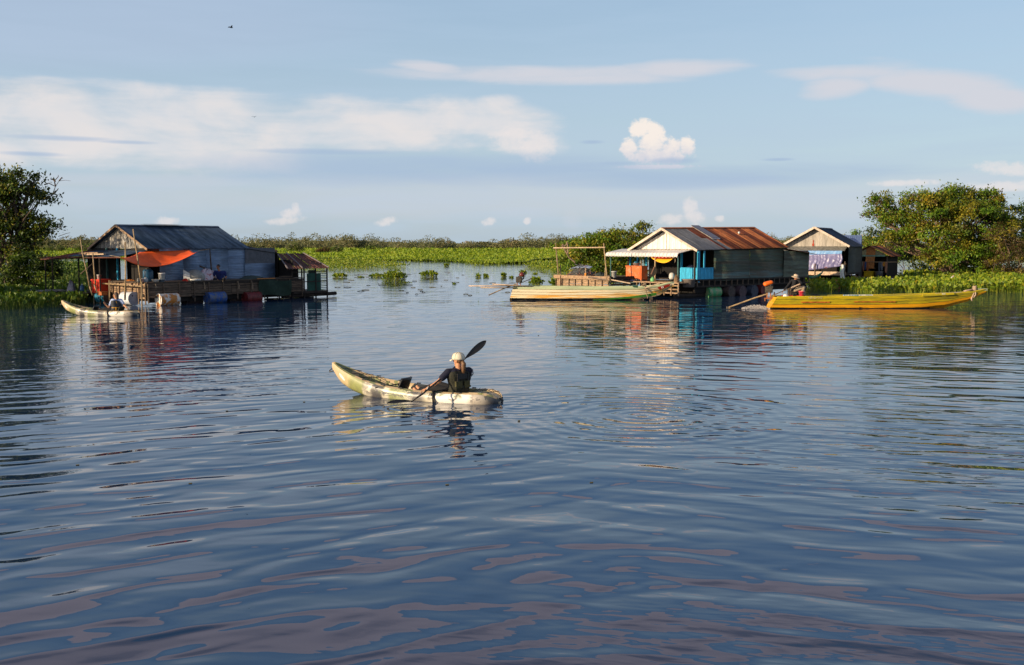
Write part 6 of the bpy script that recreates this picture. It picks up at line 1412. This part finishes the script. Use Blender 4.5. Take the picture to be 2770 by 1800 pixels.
def person(label, J, face, sk, fwd, top=None, sleeve=.55, pants=None, pfrac=2.0, vest=None, hairm=None, hair='short', belt=None, vox=.0085, hands=None, s=1., up=Vector((0, 0, 1))):
    root = J['hip'].copy(); root.z = min(J['hip'].z, J['footL'].z, J['footR'].z) ; t = thing('person', label, 'person', root)
    L = {k: v - root for k, v in J.items()}; fwd = fwd.normalized()
    rt = fwd.cross(Vector((0, 0, 1))).normalized()
    b = MB(); sh = (L['shL'] + L['shR']) / 2
    def limb(mb, names, rad):
        for (a, c), (ra, rb) in zip(zip(names[:-1], names[1:]), zip(rad[:-1], rad[1:])): mb.cap(L[a], ra, L[c], rb)
    def torso(mb, g=0., z0=0., z1=1.):
        hp = L['hip']
        for q in (-1, -.33, .33, 1):
            a = hp.lerp(sh, z0) + rt * q * (.095 * s); c = hp.lerp(sh, z1) + rt * q * (.125 * s) - Vector((0, 0, .05 * s))
            m_ = a.lerp(c, .42) - rt * q * .02 * s
            mb.cap(a, (.098 + g) * s, m_, (.088 + g) * s); mb.cap(m_, (.088 + g) * s, c, (.092 + g) * s)
        if z1 >= 1: mb.cap(L['shL'] * .85 + sh * .15, (.055 + g) * s, L['shR'] * .85 + sh * .15, (.055 + g) * s)
    torso(b)
    b.cap(sh, .058 * s, L['head'] - up * .07 * s, .052 * s); head(b, L['head'], face, up, s)
    for q in 'LR':
        limb(b, ['sh' + q, 'el' + q, 'wr' + q], (.050 * s, .038 * s, .026 * s))
        limb(b, ['hp' + q, 'kn' + q, 'footA' + q], (.085 * s, .056 * s, .038 * s)); limb(b, ['footA' + q, 'foot' + q], (.036 * s, .028 * s))
        hd = hands[q] if hands else None
        d = hd[0] if hd else (L['wr' + q] - L['el' + q]); pn = hd[1] if hd else Vector((0, 0, -1)); hand(b, L['wr' + q], Vector(d), Vector(pn), 1 if q == 'L' else -1, .9, s)
    body = remeshed('body', b, sk, t, vox, 3)
    if top:
        c = MB(); torso(c, .014)
        for q in 'LR':
            a, e, w = L['sh' + q], L['el' + q], L['wr' + q]
            if sleeve <= 1: c.cap(a, .070 * s, a.lerp(e, sleeve), .064 * s)
            else: c.cap(a, .068 * s, e, .052 * s); c.cap(e, .052 * s, e.lerp(w, sleeve - 1), .038 * s)
        remeshed('shirt', c, top, t, vox * 1.3, 2)
    if pants:
        c = MB(); 
        for q in (-1, 0, 1): c.cap(L['hip'] + rt * q * .09 * s, .115 * s, L['hip'] + rt * q * .09 * s + (sh - L['hip']) * .12, .105 * s)
        for q in 'LR':
            c.cap(L['hp' + q], .105 * s, L['kn' + q], .076 * s)
            if pfrac > 1: c.cap(L['kn' + q], .074 * s, L['kn' + q].lerp(L['footA' + q], pfrac - 1), .056 * s)
        remeshed('trousers', c, pants, t, vox * 1.3, 2)
    if vest:
        c = MB(); torso(c, .034, .16, .93)
        v = remeshed('life_vest', c, vest, t, vox * 1.4, 2)
    else: v = None
    f = (face - up * face.dot(up)).normalized(); r = f.cross(up).normalized(); H = L['head']
    if hairm:
        c = MB(); M = Matrix((r, f, up)).transposed()
        c.ball(H + up * .036 * s - f * .022 * s, .092 * s, 16, (.95, 1.0, 1.0), M)
        if hair == 'long':
            for q in (-.055, -.02, .02, .055): c.cap(H - f * .055 * s + r * q * s, .045 * s, H - f * .065 * s + r * q * 1.2 * s - up * .15 * s, .036 * s)
            for q in (-1, 1): c.cap(H + r * q * .075 * s - f * .02 * s, .028 * s, H + r * q * .075 * s - f * .02 * s - up * .10 * s, .02 * s)
        elif hair == 'tail':
            pts = [H - f * .085 * s, H - f * .12 * s - up * .06 * s, H - f * .115 * s - up * .14 * s, H - f * .10 * s + r * .015 * s - up * .22 * s, H - f * .085 * s + r * .03 * s - up * .27 * s]
            rr = [.032, .044, .042, .032, .012]
            for i in range(4): c.cap(pts[i], rr[i] * s, pts[i + 1], rr[i + 1] * s)
            for k in range(5): 
                o_ = r * random.uniform(-.03, .03) * s; c.cap(pts[1] + o_, .014 * s, pts[3] + o_ * 1.4 - up * random.uniform(0, .04), .006 * s)
        remeshed('hair', c, hairm, t, vox, 1)
    # eyes
    for q in (-1, 1): obj('eye', MB().ball(H + f * .082 * s + up * .008 * s + r * q * .031 * s, .0125 * s, 8), mat('dark_eye', (.03, .02, .015), .3), t)
    return t, L, v, f, r, rt
# --- foreground paddler
Yp = 18.32
def P1(x, y, dY=0): return W(x, y, Yp + dY)
J = dict(head=P1(1240, 976), hip=P1(1241, 1062, 0), shL=P1(1212, 1007, -.12), shR=P1(1268, 1003, .12))
J['elL'] = P1(1186, 1033, -.22); J['wrL'] = P1(1155, 1052, -.26); J['elR'] = P1(1262, 1040, .34); J['wrR'] = P1(1226, 1012, .48)
J['hpL'] = P1(1232, 1066, -.06); J['hpR'] = P1(1250, 1064, .10)
J['knL'] = P1(1178, 1050, .08); J['knR'] = P1(1188, 1042, .36); J['footAL'] = P1(1130, 1062, .26); J['footAR'] = P1(1138, 1056, .46); J['footL'] = P1(1120, 1052, .30); J['footR'] = P1(1128, 1046, .50)
fw = Vector((-cos(R(48)), sin(R(48)), 0)); f1 = Vector((-cos(R(32)), sin(R(32)), -.05))
shaft_d = (W(1265, 962, 18.75) - W(1146, 1064, 17.7)).normalized()
navy = mat('navy_shirt', (.012, .014, .032), .9, var=.2); blackc = mat('black_trousers', (.012, .012, .014), .9, var=.2)
olive = mat('olive_life_vest', (.026, .026, .014), .8, var=.35, scale=8); brownhair = mat('brown_hair', (.20, .10, .045), .6, var=.45, scale=14, stretch=(5, 5, .8))
t1, L1, v1, f_, r_, rt_ = person('foreground paddler with cream cap, ponytail and olive life vest, seen from behind', J, f1, skin, fw, navy, .62, blackc, 2.0, olive, brownhair, 'tail', vox=.0075,
    hands={'L': (Vector((-.9, .1, -.3)), Vector((-.2, .1, -1))), 'R': (Vector((-.6, .3, .2)), Vector((.2, -.5, -.6)))})
# vest details: pockets, belt, side panels, straps
hp, shm = L1['hip'], (L1['shL'] + L1['shR']) / 2; bk_ = -fw.normalized()
def vst(nm, q, z, w, h, d, m, extra=0, r=t1, off=0):
    c = hp.lerp(shm, z) + rt_ * q + bk_ * (.125 + extra); M = Matrix((rt_, bk_, rt_.cross(bk_))).transposed()
    return obj(nm, MB().box(c, (w, d, h), M=M), m, v1)
olive2 = mat('lighter_olive_fabric', (.07, .065, .022), .8, var=.35, scale=10)
vst('pocket', -.10, .42, .15, .13, .045, olive2); vst('pocket', .09, .42, .13, .13, .045, olive2); vst('yoke', 0, .80, .24, .10, .035, black, -.01); vst('belt', 0, .30, .36, .03, .03, black, .003)
vst('strap', -.12, .66, .03, .22, .03, black); vst('strap', .12, .66, .03, .22, .03, black)
ck = MB().tube([P - J['hip'] * 0 for P in [L1['shR'] + bk_ * .02 + Vector((.0, 0, .06)), L1['shR'] + Vector((.07, 0, .02)), L1['shR'] + Vector((.08, 0, -.06)), L1['shR'] + Vector((.03, 0, -.12))]], .012, 5); obj('strap_loop', ck, mat('grey_webbing', (.28, .28, .30), .7), v1)
H = L1['head']; up = Vector((0, 0, 1)); Mh = Matrix((r_, f_, up)).transposed()
cream = mat('cream_cap', (.66, .60, .46), .85, var=.12)
cap_ = obj('cap', MB().lathe([(.112, .005), (.114, .03), (.108, .07), (.088, .105), (.05, .128), (1e-4, .135)], H + Vector((0, 0, .018)), 22, Mh, (1, 1.08, 1)), cream, t1, True)
obj('peak', MB().grid(lambda u, v: H + Mh @ Vector(((u - .5) * .17 * (1 - .25 * v), .10 + .085 * v * math.sqrt(max(0, 1 - (2 * u - 1) ** 2 * .8)), .028 - .02 * v - .02 * (2 * u - 1) ** 2)), 12, 5, .008), cream, cap_, True)
obj('button', MB().ball(H + Vector((0, 0, .155)), .010, 8), cream, cap_)
for k in range(6):
    a = 2 * pi * k / 6; obj('seam', MB().tube([H + Vector((0, 0, .018)) + Mh @ Vector((q[0] * cos(a) * 1.01, q[0] * 1.09 * sin(a), q[1])) for q in ((.113, .01), (.115, .03), (.109, .07), (.089, .106), (.05, .13), (.005, .137))], .003, 4), mat('cap_seam', (.40, .35, .26), .9), cap_)
obj('bracelet', MB().tube([L1['wrL'] + Vector((.010, 0, .01)) + (Vector((.45, 0, .9)) * cos(a) + Vector((0, 1, 0)) * sin(a)) * .036 for a in np.linspace(0, 2 * pi, 14)], .006, 5), white, t1)
obj('bracelet', MB().tube([L1['wrL'] + Vector((.030, 0, .02)) + (Vector((.45, 0, .9)) * cos(a) + Vector((0, 1, 0)) * sin(a)) * .038 for a in np.linspace(0, 2 * pi, 14)], .009, 5), black, t1)
# paddle
pa, pbb, pt0, pt1 = W(1040, 1088, 17.45), W(1130, 1078, 17.62), W(1262, 967, 18.75), W(1316, 921, 19.0)
pd = thing('paddle', 'black double bladed paddle, upper blade raised right of the foreground paddler', 'paddle', W(1146, 1064, 17.7))
o_ = W(1146, 1064, 17.7); lowp = W(1112, 1087, 17.6); 
obj('shaft', MB().tube([lowp - o_, Vector((0, 0, 0)), pt0 - o_], .016, 8), black, pd, True)
def blade(a, b, wdt, flat, nm='blade'):
    a, b = a - o_, b - o_; d = (b - a); L = d.length; d.normalize(); sd = d.cross(flat).normalized(); n = sd.cross(d)
    return obj(nm, MB().grid(lambda u, v: a + d * L * u + sd * (v - .5) * wdt * (sin(pi * min(1, .04 + u * .98)) ** .55) * (.5 + .6 * u) + n * (.018 * (2 * v - 1) ** 2 - .03 * u * u), 16, 8, .008), black, pd, True)
blade(pt0 + (pt0 - pt1) * .05, pt1, .155, Vector((.1, -1, .25)))
blade(lowp, pa + Vector((.05, 0, .0)), .15, Vector((0, -.35, 1)))
# --- far kayaker
Y2 = 40.35
def P2(x, y, dY=0): return W(x, y, Y2 + dY)
J = dict(head=P2(313, 799), hip=P2(316, 842), shL=P2(304, 813, -.05), shR=P2(327, 813, .05), elL=P2(294, 832, -.15), wrL=P2(286, 825, -.2), elR=P2(336, 827, .0), wrR=P2(342, 832, -.1),
         hpL=P2(311, 845, -.05), hpR=P2(320, 845, .08), knL=P2(284, 838, .05), knR=P2(286, 836, .25), footAL=P2(258, 845, .15), footAR=P2(260, 843, .35), footL=P2(253, 839, .18), footR=P2(255, 838, .38))
fw2 = Vector((-cos(R(38)), sin(R(38)), 0)); f2 = Vector((-1, -.12, -.05))
t2, L2, v2, f_, r_, rt_ = person('far kayaker with sunglasses, light blue shirt and grey life vest with yellow belt', J, f2, skin, fw2, mat('light_blue_shirt', (.42, .50, .72), .85, var=.1), .62, blackc, 2.0, mat('grey_life_vest', (.05, .055, .065), .8, var=.3), mat('dark_brown_hair', (.09, .05, .03), .6, var=.3), 'long', vox=.010,
    hands={'L': (Vector((-.4, -.2, .5)), Vector((1, 0, 0))), 'R': (Vector((.6, -.3, -.3)), Vector((0, 0, -1)))})
H = L2['head']; obj('sunglasses', MB().cap(H + f_ * .092 + r_ * -.04 + up * .012, .017, H + f_ * .092 + r_ * -.015 + up * .012, .017).cap(H + f_ * .092 + r_ * .04 + up * .012, .017, H + f_ * .092 + r_ * .015 + up * .012, .017).tube([H + f_ * .09 + r_ * .055 + up * .014, H + r_ * .088 + up * .014], .006, 4).tube([H + f_ * .09 - r_ * .055 + up * .014, H - r_ * .088 + up * .014], .006, 4), black, t2, True)
yel = mat('yellow_webbing', (.75, .36, .02), .6); hp, shm = L2['hip'], (L2['shL'] + L2['shR']) / 2; bk_ = -fw2.normalized()
for z, w in ((.34, .38), (.12, .36)):
    c = hp.lerp(shm, z) + bk_ * .02; M = Matrix((rt_, bk_, rt_.cross(bk_))).transposed()
    obj('belt', MB().tube([c + rt_ * .215 * cos(a) + bk_ * .125 * sin(a) for a in np.linspace(0, 2 * pi, 24)], .014, 5), yel, v2)
obj('strap', MB().tube([hp.lerp(shm, .1) + rt_ * -.12 + bk_ * .14, hp.lerp(shm, .4) + rt_ * -.12 + bk_ * .15], .016, 5), yel, v2)
obj('strap', MB().tube([hp.lerp(shm, .72) + rt_ * -.07 + bk_ * .14, hp.lerp(shm, .95) + rt_ * -.1 + bk_ * .11], .012, 5), yel, v2)
# --- seated man on the left deck
c = LF.at(592, .55, 1.1); Y3 = c.y
def P3(x, y, dY=0): return W(x, y, Y3 + dY)
J = dict(head=P3(590, 722), hip=P3(596, 759), shL=P3(608, 737, .05), shR=P3(581, 736, -.05), elL=P3(612, 751, 0), wrL=P3(600, 757, -.25), elR=P3(578, 751, -.1), wrR=P3(588, 757, -.3),
         hpL=P3(601, 760, 0), hpR=P3(590, 760, 0), knL=P3(606, 755, -.42), knR=P3(580, 756, -.42), footAL=P3(592, 763, -.40), footAR=P3(590, 764, -.45), footL=P3(588, 764, -.5), footR=P3(598, 764, -.55))
t3, *_ = person('man in dark blue shirt sitting cross-legged on the left deck', J, Vector((-.5, -.85, -.15)), skind, Vector((-.25, -1, 0)), mat('dark_blue_shirt', (.015, .025, .12), .9, var=.2), .6, blackc, 2.0, None, mat('black_hair', (.01, .008, .007), .5), 'short', vox=.011)
# --- boatman
Y4 = 45.15
def P4(x, y, dY=0): return W(x, y, Y4 + dY)
J = dict(head=P4(2152, 752), hip=P4(2146, 783), shL=P4(2161, 760, -.1), shR=P4(2142, 760, .08), elL=P4(2168, 768, -.22), wrL=P4(2166, 770, -.30), elR=P4(2131, 774, -.05), wrR=P4(2120, 786, -.15),
         hpL=P4(2150, 785, -.1), hpR=P4(2146, 785, .12), knL=P4(2174, 778, -.15), knR=P4(2172, 780, .25), footAL=P4(2167, 800, -.15), footAR=P4(2176, 800, .2), footL=P4(2175, 803, -.15), footR=P4(2184, 803, .2))
t4, L4, v4, f_, r_, rt_ = person('boatman in a tan brimmed hat, black shirt and khaki trousers steering the yellow boat', J, Vector((.72, -.62, -.35)), skind, Vector((.85, -.45, 0)), mat('black_shirt', (.012, .012, .015), .9, var=.2), 1.9, mat('khaki_trousers', (.38, .29, .19), .85, var=.2), 1.9, None, mat('black_hair', (.01, .008, .007), .5), 'short', vox=.010, up=Vector((.15, -.12, 1)).normalized(),
    hands={'L': (Vector((-.7, 0, -.4)), Vector((0, 0, -1))), 'R': (Vector((-.4, -.1, -.4)), Vector((.5, 0, -.6)))})
H = L4['head']; hu = Vector((.22, -.18, 1)).normalized(); Mq = hu.to_track_quat('Z', 'Y').to_matrix(); tanm = mat('tan_hat', (.50, .38, .27), .85, var=.15)
obj('hat', MB().lathe([(.20, -.01), (.17, .005), (.115, .02), (.112, .07), (.098, .115), (.05, .135), (1e-4, .138)], H + hu * .03, 24, Mq), tanm, t4, True)
obj('hat_band', MB().lathe([(.118, .022), (.117, .045)], H + hu * .03, 24, Mq), mat('brown_band', (.10, .07, .05), .8), t4)
single('stool', 'low wooden seat under the boatman', 'seat', MB().box((0, 0, 0), (.4, .5, .06)).box((-.15, 0, -.14), (.05, .45, .24)).box((.15, 0, -.14), (.05, .45, .24)), darkwood, Yb(1.0, .05, .76))

# ------------------------------------------------------------ birds in the sky
def bird(label, px, py, Y, s, yaw):
    t = thing('bird', label, 'bird', W(px, py, Y), yaw, 'birds in the sky'); dk = mat('dark_plumage', (.02, .02, .025), .8)
    obj('body', MB().cap((-.12 * s, 0, 0), .035 * s, (.10 * s, 0, 0), .05 * s).cap((.12 * s, 0, .02 * s), .03 * s, (.19 * s, 0, .01 * s), .008 * s).cap((-.12 * s, 0, 0), .03 * s, (-.28 * s, 0, 0), .012 * s), dk, t, True)
    for q in (-1, 1):
        obj('wing', MB().grid(lambda u, v: ((.07 - .16 * v * (1 - .6 * u) - .12 * u * u) * s, q * (.03 + .42 * u) * s, (.16 * sin(u * 2.4) - .05 * u) * s), 8, 3, .006), dk, t)
bird('dark bird flying high on the left, wings folded down', 625, 75, 70, .75, R(40))
bird('tiny bird gliding in front of the white cloud band', 688, 317, 95, .55, R(80))
